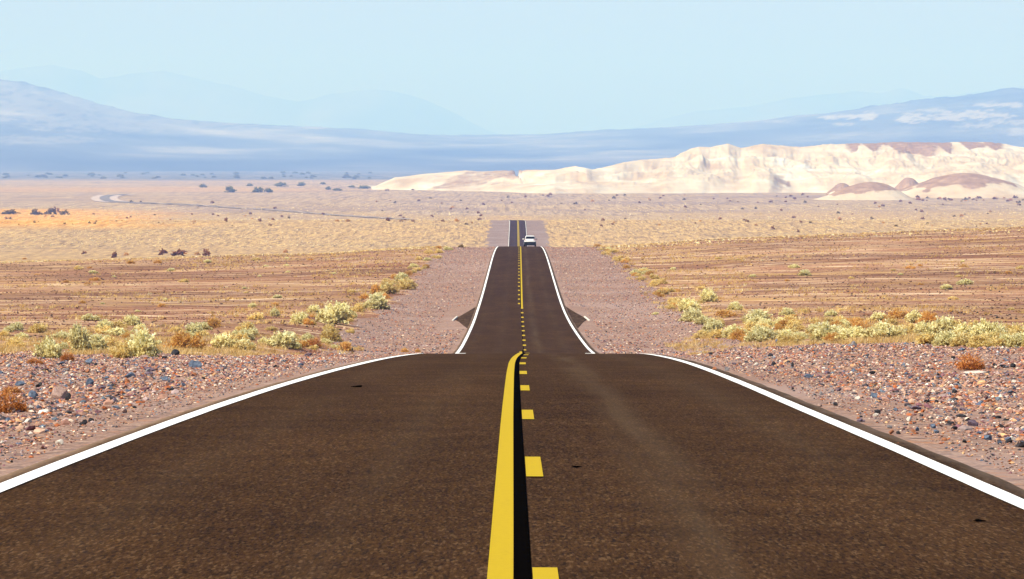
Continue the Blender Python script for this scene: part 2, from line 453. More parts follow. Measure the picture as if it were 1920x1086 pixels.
# paved drain aprons in the bottom of the dip, each with a pale kerb at its tip
M_kerb = plain('pale_concrete', (.66, .60, .52), .9, .1)
def apron(side, lab):
    tipX = -4.35 if side < 0 else 4.85
    e = el if side < 0 else er
    Ds = np.array([258, 268, 276, 283, 290, 300, 315], float)
    w = np.interp(Ds, [258, 276, 283, 288, 315], [0.02, .66, 1.0, .90, .02])
    A = e(Ds) + side * .01; B = e(Ds) + (tipX - e(Ds)) * w
    zA = zroad(A, Ds) + .006; zB = zroad(e(Ds), Ds) - 0.02 * w
    P = np.stack([np.stack([A, Ds, zA], -1), np.stack([B, Ds, zB], -1), np.stack([B + side * .05, Ds, zB - .2], -1)], 1).reshape(-1, 3)
    o = link('road_apron', np_mesh('road_apron', P, grid_faces(len(Ds), 3), M_asph, False, {'dust': np.full((len(P), 3), .55)}))
    tag(o, kind='structure')
    bm = bmesh.new()
    bmesh.ops.create_cube(bm, size=1)
    for v in bm.verts:
        v.co = Vector((tipX + side * .02 + v.co.x * .12 - side * (v.co.y) * .20, 283.5 + v.co.y * 7.0, float(zroad(tipX, 283)) + .0 + v.co.z * .10))
    bmesh.ops.bevel(bm, geom=bm.edges[:], offset=.02, segments=1, affect='EDGES')
    me = bpy.data.meshes.new('kerb'); bm.to_mesh(me); bm.free(); me.materials.append(M_kerb)
    link('kerb', me, o)
apron(-1, 'left'); apron(1, 'right')

# the road's far reach across the valley floor
M_farroad = plain('far_asphalt', (.19, .16, .145), .9, .1, scale=.05)
M_farshoulder = plain('far_shoulder', (.46, .36, .31), .95, .05, scale=.02)
pts = [(774, 412.2), (700, 408.5), (600, 401.5), (500, 394), (395, 387.5), (310, 383), (262, 381), (235, 380.5), (214, 380), (199, 376.5), (195, 373), (197, 370), (205, 367.6), (222, 366), (240, 365.3)]
ctr = []
for px in pts:
    X, D, z = place(*px); ctr.append((X, D))
ctr = np.array(ctr)
def resample(P, n=160):
    d = np.concatenate([[0], np.cumsum(np.hypot(*np.diff(P, axis=0).T))]); s = np.linspace(0, d[-1], n)
    Q = np.stack([np.interp(s, d, P[:, 0]), np.interp(s, d, P[:, 1])], 1)
    for _ in range(12): Q[1:-1] = (Q[:-2] + 2 * Q[1:-1] + Q[2:]) / 4
    return Q
Q = resample(ctr)
tn = np.gradient(Q, axis=0); tn /= np.linalg.norm(tn, axis=1)[:, None]; nm = np.stack([tn[:, 1], -tn[:, 0]], 1)
for name, hw, lift, mat in (('road', 4.8, .75, M_farroad), ('road_shoulder', 13.0, .45, M_farshoulder)):
    off = np.array([-hw, 0, hw]); 
    PX = Q[:, None, 0] + nm[:, None, 0] * off[None]; PD = Q[:, None, 1] + nm[:, None, 1] * off[None]
    if True:
        k_ = np.interp(np.arange(len(Q)), [0, 60, 95, 160], ([.20, .20, 1, 1] if name == 'road' else [.30, .30, 1, 1]))[:, None] * off[None]
        PX = Q[:, None, 0] + nm[:, None, 0] * k_; PD = Q[:, None, 1] + nm[:, None, 1] * k_
    PZ = np.repeat(gz(Q[:, 0], Q[:, 1])[:, None], 3, 1) + lift
    tag(link(name, np_mesh(name, np.stack([PX, PD, PZ], -1).reshape(-1, 3), grid_faces(len(Q), 3), mat, True)), kind='structure')

# ------------------------------------------------------------------ mountains, fans and badland hills
def mountain_material(name, dark, mid, pale, scale=.001):
    t = NT(name)
    m = t.sep(t.attr('mask'))
    n_ = t.noise(1, 6, .62, sc=(scale, scale * .45, scale * 2))
    c = t.ramp(n_, [(.32, dark), (.52, mid), (.70, tuple(.5 * (a + b) for a, b in zip(mid, pale)))])
    c = t.mix(m[0], c, pale)
    c = t.mix(m[1], c, dark)
    t.color(c); t.b.inputs['Roughness'].default_value = 1
    t.b.inputs['Specular IOR Level'].default_value = 0
    return t.m

def far_range(name, sil, Dn, Df, ybase, mat, ncol=420, nrow=90, rough=.10, seed=60, fan=2.0, patches=(), dark_low=0.0):
    x = np.linspace(-420, 2340, ncol); t = np.linspace(0, 1, nrow)
    Xp, T = np.meshgrid(x, t)
    s = np.interp(Xp, [p[0] for p in sil], [p[1] for p in sil])
    D = Dn + (Df - Dn) * T
    X = column_of(Xp, D)
    up = np.clip(T / .86, 0, 1)
    prof = up ** fan
    n = ridged(X / 1500, D / 2600, seed, 5, .55) - .5
    nb = fbm(X / 420, D / 900, seed + 9, 4) - .5
    H0 = (Y0 - ybase) * Dn / F
    Hs = (Y0 - s) * (Dn + (Df - Dn) * .86) / F
    z = H0 + (Hs - H0) * prof + (Hs - H0) * prof * (rough * n + rough * .7 * nb + rough * .5 * (ridged(X / 260, D / 700, seed + 21, 4, .6) - .5)) * (1 - .55 * (up > .97))
    back = np.clip((T - .86) / .14, 0, 1)
    z = z * (1 - .5 * back ** 1.3) - back * 50
    mask = np.zeros(Xp.shape + (4,)); mask[..., 3] = 1
    ypx = Y0 - z * F / D
    for (cx, cy, rx, ry, a) in patches:
        d = ((Xp - cx) / rx) ** 2 + ((ypx - cy) / ry) ** 2
        nn = fbm(Xp / 16.0, ypx / 2.2, 77, 5, .65)
        mask[..., 0] = np.maximum(mask[..., 0], a * .5 * (1 - sst(d + (nn - .5) * 4.0, .45, 1.0)))
    if dark_low: mask[..., 1] = dark_low * (1 - sst(T + (fbm(Xp / 300, T * 40, 5, 3) - .5) * .12, .10, .36))
    o = link(name, np_mesh(name, np.stack([X, D, z], -1).reshape(-1, 3), grid_faces(nrow, ncol), mat, True, {'mask': mask.reshape(-1, 4)}))
    return tag(o, kind='structure')

M_mtn = mountain_material('fan_and_range_rock', (.045, .048, .058), (.125, .128, .14), (.56, .49, .45), .0011)
M_back = mountain_material('far_range_rock', (.06, .06, .065), (.14, .12, .12), (.3, .25, .22), .0006)
silA = [(-420, 120), (-150, 138), (0, 152), (40, 157), (80, 166), (150, 188), (200, 203), (260, 214), (330, 224), (450, 233), (600, 240), (700, 247), (800, 253), (900, 256), (1000, 253), (1100, 248), (1190, 243), (1290, 238), (1400, 228), (1500, 219), (1600, 207), (1700, 195), (1800, 182), (1920, 166), (2100, 150), (2340, 130)]
silB = [(-420, 120), (-100, 132), (0, 136), (50, 130), (100, 123), (150, 135), (190, 150), (240, 141), (310, 135), (350, 145), (400, 155), (450, 166), (500, 181), (560, 190), (620, 175), (690, 168), (720, 169), (790, 186), (850, 212), (900, 238), (960, 262), (1100, 268), (1170, 245), (1240, 226), (1300, 211), (1400, 200), (1480, 186), (1540, 178), (1600, 170), (1650, 176), (1690, 166), (1730, 182), (1800, 178), (1850, 172), (1920, 163), (2100, 150), (2340, 140)]
patA = [(370, 215, 32, 8, .9), (440, 231, 26, 5, .7), (150, 178, 120, 12, .35), (60, 262, 120, 8, .4), (60, 200, 260, 34, .5), (250, 232, 240, 16, .4), (240, 215, 70, 5, .4), (590, 240, 30, 3, .5),
        (1575, 219, 38, 5, 1), (1625, 218, 18, 9, 1), (1705, 222, 30, 10, .95), (1760, 222, 55, 6, .9), (1830, 215, 65, 9, .95), (1890, 197, 70, 5, .9), (1580, 233, 18, 3, .7), (1820, 236, 40, 5, .6), (1900, 228, 40, 6, .6), (1750, 208, 30, 4, .6), (1460, 228, 40, 3, .4), (1910, 247, 22, 9, .5)]
far_range('mountains', silA, 13300, 24000, 325, M_mtn, seed=60, fan=1.15, rough=.15, patches=patA, dark_low=.65)
far_range('mountains', silB, 50000, 57000, 315, M_back, seed=81, fan=1.0, rough=.10, ncol=500, nrow=50)

def hill_material():
    t = NT('badland_clay')
    m = t.sep(t.attr('mask'))
    n_ = t.noise(1, 5, .6, sc=(.016, .008, .035))
    c = t.ramp(n_, [(.34, (.39, .285, .185)), (.45, (.47, .375, .265)), (.56, (.52, .445, .335)), (.66, (.60, .555, .465))])
    tc = t.n('ShaderNodeTexCoord'); sx = t.n('ShaderNodeSeparateXYZ'); t.l(tc.outputs['Object'], sx.inputs[0])
    wv = t.n('ShaderNodeTexWave', wave_type='BANDS', bands_direction='Z'); wv.inputs['Scale'].default_value = .05
    wv.inputs['Distortion'].default_value = 6; wv.inputs['Detail'].default_value = 3; wv.inputs['Detail Scale'].default_value = .4
    t.l(t.coords((.25, .25, 1)), wv.inputs['Vector'])
    c = t.mix(t.ramp(wv.outputs['Fac'], [(.6, 0.0), (.95, .22)]), c, (.46, .315, .195))
    c = t.mix(t.ramp(t.noise(1, 5, .65, sc=(.02, .02, .08), loc=(8, 3, 1)), [(.62, 0.0), (.70, .5)]), c, (.45, .25, .12))
    drk = t.ramp(t.noise(1, 4, .7, sc=(.08, .08, .08)), [(.3, (.20, .115, .065)), (.6, (.30, .19, .12)), (.75, (.40, .28, .19))])
    k = t.math('ADD', m[0], t.math('MULTIPLY', t.math('SUBTRACT', t.noise(1, 5, .65, sc=(.05, .05, .05)), .5), .8))
    c = t.mix(t.ramp(k, [(.34, 0.0), (.52, .42), (.72, 1.0)]), c, drk)
    t.color(c); t.b.inputs['Roughness'].default_value = 1; t.b.inputs['Specular IOR Level'].default_value = 0
    return t.m
M_hill = hill_material()

silH = [(640, 366), (690, 362), (700, 350), (715, 343), (740, 333), (800, 326), (850, 321), (872, 319), (905, 321), (975, 318), (1010, 318), (1040, 318), (1080, 310), (1110, 317), (1140, 311), (1170, 303), (1210, 298), (1235, 297), (1265, 294), (1290, 280), (1310, 273), (1330, 275), (1365, 269), (1390, 277), (1430, 268), (1460, 271), (1500, 274), (1560, 267), (1620, 266), (1700, 265), (1800, 265), (1860, 266), (1885, 268), (1900, 272), (1920, 275), (1990, 270), (2060, 282), (2150, 292), (2230, 310), (2320, 345), (2380, 368)]
def hills_main():
    nc, nr = 900, 230
    x = np.linspace(640, 2380, nc); D0, D1 = 4250.0, 6000.0
    D = np.linspace(D0, D1, nr)
    Xp, DD = np.meshgrid(x, D)
    s = np.interp(Xp, [p[0] for p in silH], [p[1] for p in silH])
    X = column_of(Xp, DD)
    zb = gz(X, DD)
    front = np.interp(Xp, [640, 700, 900, 1040, 1290, 1500, 1920, 2380], [5200, 5150, 4900, 4560, 4700, 4740, 4620, 4700]) + 90 * (fbm(Xp / 60., Xp * 0, 91, 3) - .5)
    Dc = np.interp(Xp, [640, 900, 1100, 1300, 1920, 2380], [5400, 5250, 5150, 5400, 5600, 5500])
    Htop = (Y0 - s) * Dc / F - zb.mean()
    def layer(df, dc, frac, seed, sharp=1.0):
        t = (DD - df) / (dc - df)
        up = np.clip(t, 0, 1) ** sharp
        up = np.sin(up * np.pi / 2)
        dn = 1 - np.clip((t - 1) / 1.3, 0, 1) ** 1.3
        return Htop * frac * up * dn
    l1 = layer(front, front + 190, .20 + .26 * vnoise(Xp / 55., Xp * 0 + 1, 101), 1)
    l2 = layer(front + 120, front + 420, .36 + .38 * fbm(Xp / 70., Xp * 0 + 4, 103, 2), 2)
    l3 = layer(front + 330, front * .35 + Dc * .65, .62 + .22 * fbm(Xp / 60., Xp * 0 + 8, 105, 3), 3)
    l4 = layer(front + 480, Dc, 1.0 + 0 * Xp, 4)
    h = np.maximum(np.maximum(l1, l2), np.maximum(l3, l4))
    soft = 3.0
    h = soft * np.log(np.exp(l1 / soft) + np.exp(l2 / soft) + np.exp(l3 / soft) + np.exp(l4 / soft)) - soft * math.log(4) * np.clip(1 - h / 15, 0, 1) - 0
    rg = np.random.default_rng(77)
    for q in range(64):
        cx = rg.uniform(1010, 2250); f0 = float(np.interp(cx, [640, 700, 900, 1040, 1290, 1500, 1920, 2380], [5200, 5150, 4900, 4560, 4700, 4740, 4620, 4700]))
        u_ = rg.random(); cd = f0 + 60 + 480 * u_; ra = rg.uniform(26, 62) * (.8 + .5 * u_); Xc = column_of(cx, cd)
        up_ = float(np.interp(cx, [640, 1010, 1290, 2000], [5, 8, 20, 24]))
        rr_ = np.hypot((X - Xc) / ra, (DD - cd) / (ra * 2.0)) + .22 * (fbm(X / 30., DD / 60., 140 + q, 2) - .5)
        dome = (up_ * (.45 + 1.15 * u_) * rg.uniform(.7, 1.15)) * np.cos(np.clip(rr_, 0, 1) * np.pi / 2) ** 1.1
        dome = np.minimum(dome, .93 * Htop)
        h = np.where(dome > 0, np.maximum(h, dome) + 1.2 * np.exp(-np.abs(h - dome) / 2.5) * (dome > 1), h)
    rel = np.clip(h / np.maximum(Htop, 1), 0, 1.1)
    wx = X + 22 * (fbm(X / 60., DD / 80., 111, 3) - .5); wd = DD + 60 * (fbm(X / 70., DD / 90., 113, 3) - .5)
    gul = ridged(wx / 48., wd / 230., 121, 4, .5)
    gul2 = ridged(wx / 11., wd / 60., 127, 3, .5)
    amp = np.clip(h, 0, 60) * (1 - .8 * sst(rel, .55, 1.0))
    h = h - amp * (.25 * (1 - gul) + .13 * (1 - gul2) + .05 * (1 - ridged(wx / 4.5, wd / 22., 139, 2))) + .16 * amp * .5
    edge = sst(DD, front - 20, front + 30)
    h = h * edge
    h = np.where(DD > Dc + 260, h * (1 - sst(DD, Dc + 260, Dc + 560)), h)
    z = zb + h - 1.2 * (1 - edge)
    ypx = Y0 - z * F / DD
    mask = np.zeros(Xp.shape + (4,)); mask[..., 3] = 1
    nz = fbm(X / 26., DD / 70., 131, 4)
    tri = np.abs(((Xp / 46 + .8 * nz) % 1) * 2 - 1)
    cap = sst(Xp + 40 * (nz - .5), 1545, 1600) * (1 - sst(Xp, 1870, 1895)) * (1 - sst(ypx + 30 * (nz - .5) - 15 * tri, 266, 274))
    cap = np.maximum(cap, sst(Xp, 1660, 1700) * (1 - sst(Xp, 1740, 1775)) * (1 - sst(ypx + 18 * (nz - .5), 288, 294)))
    cap = np.maximum(cap, .7 * sst(Xp - 800 - (352 - ypx) * 2.1 + 30 * (nz - .5), -8, 14) * (1 - sst(Xp, 1000, 1030)) * (1 - sst(ypx + 20 * (nz - .5), np.interp(Xp, [800, 900, 1020], [356, 343, 319]), np.interp(Xp, [800, 900, 1020], [362, 349, 322]))))
    d = np.abs(Xp - 1462 + (ypx - 345) * .35 + 26 * (nz - .5)) / (21 - (345 - ypx) * .25)
    cap = np.maximum(cap, .62 * (1 - sst(d + .6 * (fbm(X / 9., DD / 30., 137, 3) - .5), .4, 1.1)) * sst(ypx + 16 * (nz - .5), 326, 332))
    cap = np.maximum(cap, .8 * (1 - sst(np.abs(Xp - 1478) / 6 + (nz - .5), .6, 1.0)) * sst(ypx, 336, 341) * (1 - sst(ypx, 350, 354)))
    mask[..., 0] = .82 * cap
    o = link('hills', np_mesh('hills', np.stack([X, DD, z], -1).reshape(-1, 3), grid_faces(nr, nc), M_hill, True, {'mask': mask.reshape(-1, 4)}))
    tag(o, kind='structure')
hills_main()

def mound(cx, yb, ytop, hw, seed, thr=.35, skew=0.0, Dm=None, depth=90.):
    X0, D0, z0 = place(cx, yb)
    if Dm: D0 = Dm; X0 = column_of(cx, D0); z0 = float(gz(X0, D0))
    D0 += depth * .5
    H = (Y0 - ytop) * D0 / F - z0; W = hw * D0 / F
    n = 110
    u, v = np.meshgrid(np.linspace(-1.1, 1.1, n), np.linspace(-1.1, 1.1, n))
    nz = fbm(u * 3 + seed, v * 3, seed, 4) - .5
    r = np.hypot(u - skew * (1 - np.abs(u)) , v * (1 - .1 * nz)) + .16 * nz
    h = np.cos(np.clip(r, 0, 1) * np.pi / 2) ** 1.15
    gul = ridged(u * 4 + seed, v * 2.2 + nz, seed + 5, 4)
    h = H * h * (1 - .22 * (1 - gul) * (1 - h ** 2)) 
    X = X0 + u * W; D = D0 + v * depth
    z = gz(X, D) + h - .6 * (r >= 1)
    mask = np.zeros(u.shape + (4,)); mask[..., 3] = 1
    mask[..., 0] = sst(h / H + .5 * (fbm(u * 5, v * 5, seed + 3, 4) - .5) + .22 * (-u), thr - .1, thr + .12)
    tag(link('hills', np_mesh('hills', np.stack([X, D, z], -1).reshape(-1, 3), grid_faces(n, n), M_hill, True, {'mask': mask.reshape(-1, 4)})), kind='structure')
mound(1822, 371, 325, 158, 201, .42, depth=110)
mound(1628, 375, 341, 96, 211, .40, .12, depth=70)
mound(1706, 352, 333, 34, 223, .25, Dm=4720, depth=40)
mound(1580, 361, 343, 30, 229, .25, Dm=4560, depth=35)

# ------------------------------------------------------------------ stones
ICO = None
def ico():
    global ICO
    if ICO is None:
        bm = bmesh.new(); bmesh.ops.create_icosphere(bm, subdivisions=1, radius=1)
        ICO = (np.array([v.co[:] for v in bm.verts]), np.array([[v.index for v in f.verts] for f in bm.faces])); bm.free()
    return ICO
OCT = (np.array([(1, 0, 0), (-1, 0, 0), (0, 1, 0), (0, -1, 0), (0, 0, 1), (0, 0, -1)], float),
       np.array([(0, 2, 4), (2, 1, 4), (1, 3, 4), (3, 0, 4), (2, 0, 5), (1, 2, 5), (3, 1, 5), (0, 3, 5)]))
PAL = np.array([(.33, .18, .13), (.23, .115, .085), (.41, .255, .18), (.05, .043, .05), (.085, .10, .145), (.36, .11, .04), (.17, .075, .085), (.64, .50, .38), (.34, .25, .235), (.54, .30, .15), (.13, .16, .20), (.62, .55, .48)])
PW = np.array([.18, .15, .13, .13, .05, .09, .10, .05, .07, .055, .03, .012]); PW = PW / PW.sum()

def stone_field(name, X, D, size, lab, base='oct', pal=PAL, pw=PW, flat=.62, sink=.25):
    Vb, Fb = OCT if base == 'oct' else ico()
    n = len(X); nb = len(Vb)
    sc = size[:, None] * RNG.uniform(.65, 1.25, (n, 3)); sc[:, 2] *= flat
    th = RNG.uniform(0, 2 * np.pi, n); c, s = np.cos(th), np.sin(th)
    P = Vb[None] * sc[:, None] * RNG.uniform(.72, 1.22, (n, nb, 1))
    tl = RNG.normal(0, .35, (n, 1))
    P[:, :, 2] += P[:, :, 0] * tl
    Q = np.empty_like(P)
    Q[:, :, 0] = P[:, :, 0] * c[:, None] - P[:, :, 1] * s[:, None] + X[:, None]
    Q[:, :, 1] = P[:, :, 0] * s[:, None] + P[:, :, 1] * c[:, None] + D[:, None]
    Q[:, :, 2] = P[:, :, 2] + (gz(X, D) + size * flat * sink)[:, None]
    Fc = (Fb[None] + (np.arange(n) * nb)[:, None, None]).reshape(-1, 3)
    col = pal[RNG.choice(len(pal), n, p=pw)] * RNG.uniform(.72, 1.28, (n, 1))
    col = np.repeat(col, nb, 0)
    o = link(name, np_mesh(name, Q.reshape(-1, 3), Fc, M_stone, False, {'col': col}))
    return tag(o, lab, None, None, 'stuff')

def stone_material():
    t = NT('stone')
    c = t.attr('col')
    n_ = t.ramp(t.noise(30, 3, .6), [(.3, .75), (.7, 1.15)])
    t.color(t.mix(1.0, c, n_, 'MULTIPLY')); t.b.inputs['Roughness'].default_value = .85
    return t.m
M_stone = stone_material()

def shoulder_pts(n, d0, d1, side, wmax, power=1.0, inner=.25):
    D = d0 + (d1 - d0) * RNG.random(n) ** power
    lim = np.minimum(0.155 * D + 3.0, wmax + 4)
    e = np.where(side < 0, -el(D), er(D))
    X = e + inner + np.maximum(lim - e - inner, 0.02) * RNG.random(n)
    return side * X, D
for side, lab in ((-1, 'many coloured pebbles and grit on the left shoulder of the road'), (1, 'many coloured pebbles and grit on the right shoulder of the road')):
    X, D = shoulder_pts(60000, 22, 131, side, 18)
    size = .009 + .020 * RNG.random(len(X)) ** 2.5 + .010 * (D / 100)
    # coarser stones further from the asphalt, and in drifts
    off = np.abs(X) - np.where(side < 0, -el(D), er(D))
    drift = sst(off + 1.5 * (fbm(X / 1.2, D / 6., 301, 3) - .5), .5, 2.2)
    keep = RNG.random(len(X)) < .62 + .38 * drift
    X, D, size, drift = X[keep], D[keep], size[keep], drift[keep]
    size *= (.75 + .6 * drift)
    stone_field('gravel', X, D, size, lab, 'oct')
    X, D = shoulder_pts(4600, 24, 131, side, 18, inner=.9)
    kp = fbm(X / 1.6, D / 7., 305, 3) > .44; X, D = X[kp], D[kp]
    stone_field('gravel', X, D, .026 + .045 * RNG.random(len(X)) ** 3, lab.replace('pebbles and grit', 'fist sized stones'), 'ico')
    X, D = shoulder_pts(24000, 188, 620, side, 12, 1.2)
    kp = (np.abs(X) < np.where(side < 0, 10.3, 12.3)) & ~((D > 254) & (D < 318) & (np.abs(X) < 5.2)); X, D = X[kp], D[kp]
    stone_field('gravel', X, D, .03 + .055 * RNG.random(len(X)) ** 2.2, 'loose grit on the %s shoulder beyond the dip' % ('left' if side < 0 else 'right'), 'oct')
# pavement stones across the brown flats
n = 62000
D = 200 + 500 * RNG.random(n) ** .8; X = (RNG.random(n) - .5) * 2 * (.15 * D + 4)
kp = (np.abs(X) > 10.5) & (RNG.random(n) < .25 + 1.1 * np.clip(fbm(X / 14., D / 16., 311, 3) - .30, 0, 1) * 1.6)
X, D = X[kp], D[kp]
stone_field('rubble', X, D, .035 + .10 * RNG.random(len(X)) ** 2.2, 'dark stones strewn over the brown desert flats', 'oct',
            np.array([(.09, .04, .025), (.15, .07, .045), (.035, .025, .022), (.26, .14, .09), (.40, .27, .18)]), np.array([.3, .28, .22, .12, .08]))

# individual rocks
def rock_mesh(seed, sub=3, ang=1.0):
    bm = bmesh.new(); bmesh.ops.create_icosphere(bm, subdivisions=sub, radius=1)
    rg = np.random.default_rng(seed)
    pl = rg.normal(0, 1, (11, 3)); pl /= np.linalg.norm(pl, axis=1)[:, None]; off = rg.uniform(.42, .85, 11)
    for v in bm.verts:
        p = np.array(v.co[:]); 
        for a, b in zip(pl, off):
            d = p @ a
            if d > b: p = p - a * (d - b) * 1.0
        p *= 1 + .07 * (float(fbm(p[0] * 2 + seed, p[1] * 2 + p[2] * 1.3, seed, 3)) - .5)
        v.co = p
    me = bpy.data.meshes.new('rock'); bm.to_mesh(me); bm.free()
    for p in me.polygons: p.use_smooth = False
    return me
def rock_material(name, c1, c2, c3):
    t = NT(name)
    c = t.ramp(t.noise(2.2, 5, .65), [(.30, c1), (.52, c2), (.72, c3)])
    c = t.mix(t.ramp(t.noise(14, 3, .6), [(.62, 0.0), (.72, .4)]), c, (.34, .25, .19))
    t.color(c); t.b.inputs['Roughness'].default_value = .8
    t.bump(t.noise(6, 4, .7), .5, .1)
    return t.m
RM = {
    'slate blue': rock_material('slate_blue_rock', (.05, .065, .10), (.11, .145, .21), (.19, .23, .30)),
    'black': rock_material('black_rock', (.012, .012, .015), (.03, .029, .034), (.06, .055, .06)),
    'purple grey': rock_material('purple_rock', (.08, .055, .085), (.15, .105, .14), (.23, .18, .21)),
    'rust red': rock_material('rust_rock', (.17, .06, .03), (.32, .12, .055), (.42, .22, .12)),
    'pinkish brown': rock_material('pink_rock', (.25, .15, .12), (.36, .24, .20), (.46, .33, .28)),
    'cream white': rock_material('cream_rock', (.45, .38, .31), (.62, .55, .47), (.72, .67, .60)),
    'grey': rock_material('grey_rock', (.13, .12, .125), (.22, .20, .205), (.32, .30, .30)),
}
ROCKS = {c: [rock_mesh(400 + 10 * i + j) for j in range(4)] for i, c in enumerate(RM)}
for c, ms in ROCKS.items():
    for me in ms: me.materials.append(RM[c])
def rock(x, y, w, h, colr, label, group=None, flat=1.0):
    X, D, z = place(x, y)
    sx = .5 * w * D / F; sz = .5 * h * D / F
    me = random.choice(ROCKS[colr])
    o = link('rock', me, None, (X, D + sx * .5, z + sz * .55), random.uniform(0, 6.28), (sx * 1.08, sx * random.uniform(.8, 1.1), sz * 1.25))
    tag(o, label, 'rock', group)
    return o
NOTED = [
    (365, 690, 25, 17, 'slate blue', 'pale slate blue rock standing alone at the left shoulder below the dry grass'),
    (326, 667, 20, 13, 'black', 'black pointed rock on the rocky rim left of the road'),
    (167, 724, 15, 17, 'slate blue', 'upright blue rock in the stones left of the road, above the pebbly slope'),
    (241, 712, 22, 15, 'slate blue', 'wedge shaped blue grey rock left of the road in the middle of the stones'),
    (112, 751, 38, 26, 'pinkish brown', 'largest pinkish brown rock in the gravel left of the road'),
    (126, 752, 15, 17, 'black', 'black rock leaning on the largest pinkish brown rock'),
    (61, 748, 20, 18, 'slate blue', 'dark blue rock near the left edge beside the rusty bush'),
    (167, 682, 17, 11, 'slate blue', 'grey blue peaked rock on the rocky rim below the round green bushes'),
    (114, 685, 14, 7, 'slate blue', 'flat blue grey slab on the rocky rim at the far left'),
    (211, 672, 15, 10, 'rust red', 'rust red rock just in front of the big round saltbush'),
    (268, 673, 18, 9, 'pinkish brown', 'pink rock at the foot of the big round saltbush'),
    (110, 835, 18, 14, 'cream white', 'lone white stone low on the left shoulder close to the asphalt'),
    (156, 798, 13, 12, 'black', 'dark brown black stone low on the pebbly slope left of the road'),
    (309, 715, 14, 9, 'slate blue', 'small teal grey rock left of the road, rightmost of the larger stones'),
    (278, 697, 22, 11, 'purple grey', 'dark purple pair shaped rock under the slate blue rock'),
    (188, 733, 22, 10, 'purple grey', 'long purple grey rock beside the upright blue rock'),
    (70, 728, 12, 10, 'black', 'small black stone between the dark blue rock and the rim'),
    (35, 727, 16, 12, 'slate blue', 'blue speckled rock left of the road near the picture edge'),
    (578, 668, 14, 8, 'purple grey', 'purple rock on the rim just beyond the left edge line'),
    (661, 661, 5, 10, 'black', 'thin black upright stone near the crest left of the road'),
    (1573, 645, 17, 9, 'black', 'dark rounded boulder on the rim in front of the right hand saltbushes'),
    (1457, 643, 11, 8, 'slate blue', 'small blue rock on the rim right of the road, leftmost of the rim rocks'),
    (1602, 649, 20, 10, 'grey', 'grey rock on the rim beside the dark rounded boulder'),
    (1657, 638, 20, 8, 'rust red', 'low rust red rock at the foot of the saltbush with dark shade'),
    (1450, 686, 11, 9, 'black', 'black stone with white flank right of the road near the edge line'),
    (1486, 688, 7, 10, 'black', 'narrow black stone right of the road beside the white flanked stone'),
    (1515, 709, 21, 9, 'slate blue', 'flat teal slab lying in the gravel right of the road'),
    (1552, 703, 12, 9, 'purple grey', 'purple rock just right of the flat teal slab'),
    (1638, 704, 15, 9, 'black', 'black rock with reddish edge on the bare grit right of the road'),
    (1617, 714, 13, 6, 'black', 'low black stone just below the reddish black rock'),
    (1648, 778, 18, 11, 'black', 'largest black rock beside the asphalt on the right shoulder'),
    (1705, 792, 14, 11, 'cream white', 'round white stone on the right shoulder beside the asphalt'),
    (1640, 748, 14, 13, 'slate blue', 'dark blue stone upslope of the largest black rock'),
    (1658, 752, 20, 9, 'purple grey', 'long purple rock beside the dark blue stone on the right shoulder'),
    (1568, 763, 10, 8, 'black', 'small black stone closest to the right asphalt edge'),
    (1780, 744, 12, 9, 'slate blue', 'bright blue stone below the rust coloured round bush'),
    (1797, 747, 16, 9, 'rust red', 'rusty rock beside the bright blue stone'),
    (1839, 760, 12, 8, 'slate blue', 'blue stone at the right between the rusty rock and picture edge'),
    (1806, 784, 28, 7, 'black', 'long jagged black rock on the right shoulder'),
    (1792, 807, 15, 10, 'black', 'black rock below the long jagged one'),
    (1826, 802, 20, 20, 'purple grey', 'tall purple rock at lower right shoulder'),
    (1853, 826, 19, 11, 'slate blue', 'pale blue rock at the lower right shoulder'),
    (1837, 815, 14, 6, 'slate blue', 'small teal stone under the tall purple rock'),
    (1892, 834, 16, 8, 'black', 'black rock at the lower right beside a cream stone'),
    (1900, 826, 15, 11, 'cream white', 'cream stone at the lower right picture edge'),
    (1720, 770, 22, 12, 'purple grey', 'purple and blue rock between the white stone and the yellow tufts'),
    (1678, 724, 22, 6, 'rust red', 'thin dark red slab lying on bare grit right of the road'),
    (1882, 691, 17, 6, 'black', 'flat dark stone right of the white slab'),
    (1833, 703, 46, 7, 'cream white', 'long flat white slab under the rust coloured round bush'),
    (1760, 706, 9, 8, 'black', 'small black stone left of the rust coloured round bush'),
    (1788, 674, 9, 7, 'black', 'small black stone just above the rust coloured round bush'),
    (1803, 660, 16, 8, 'slate blue', 'pale blue grey stone on the slope above the round rust bush'),
]
for a in NOTED: rock(*a)
cl = list(RM); cw = [.11, .20, .19, .17, .20, .05, .08]
for side in ('left', 'right'):
    k = 0
    while k < 105:
        if side == 'left':
            x = random.uniform(0, 620); ymin = 676 - x * .03
            y = random.triangular(ymin + 2, 880 - x * .35, 700)
            if y > 905 - .42 * x - 30 or y < ymin: continue
        else:
            x = random.uniform(1330, 1920); y = random.triangular(645, 880, 720)
            if y > 690 + (x - 1300) * .40 or y < 647 + (1920 - x) * .0: continue
        w = random.uniform(6, 13) * (.8 + (y - 640) / 400)
        c = random.choices(cl, cw)[0]
        rock(x, y, w, w * random.uniform(.5, .85), c, 'small %s stone lying among the pebbles %s of the road' % (c, side), '%s stones strewn %s of the road' % (c, side))
        k += 1

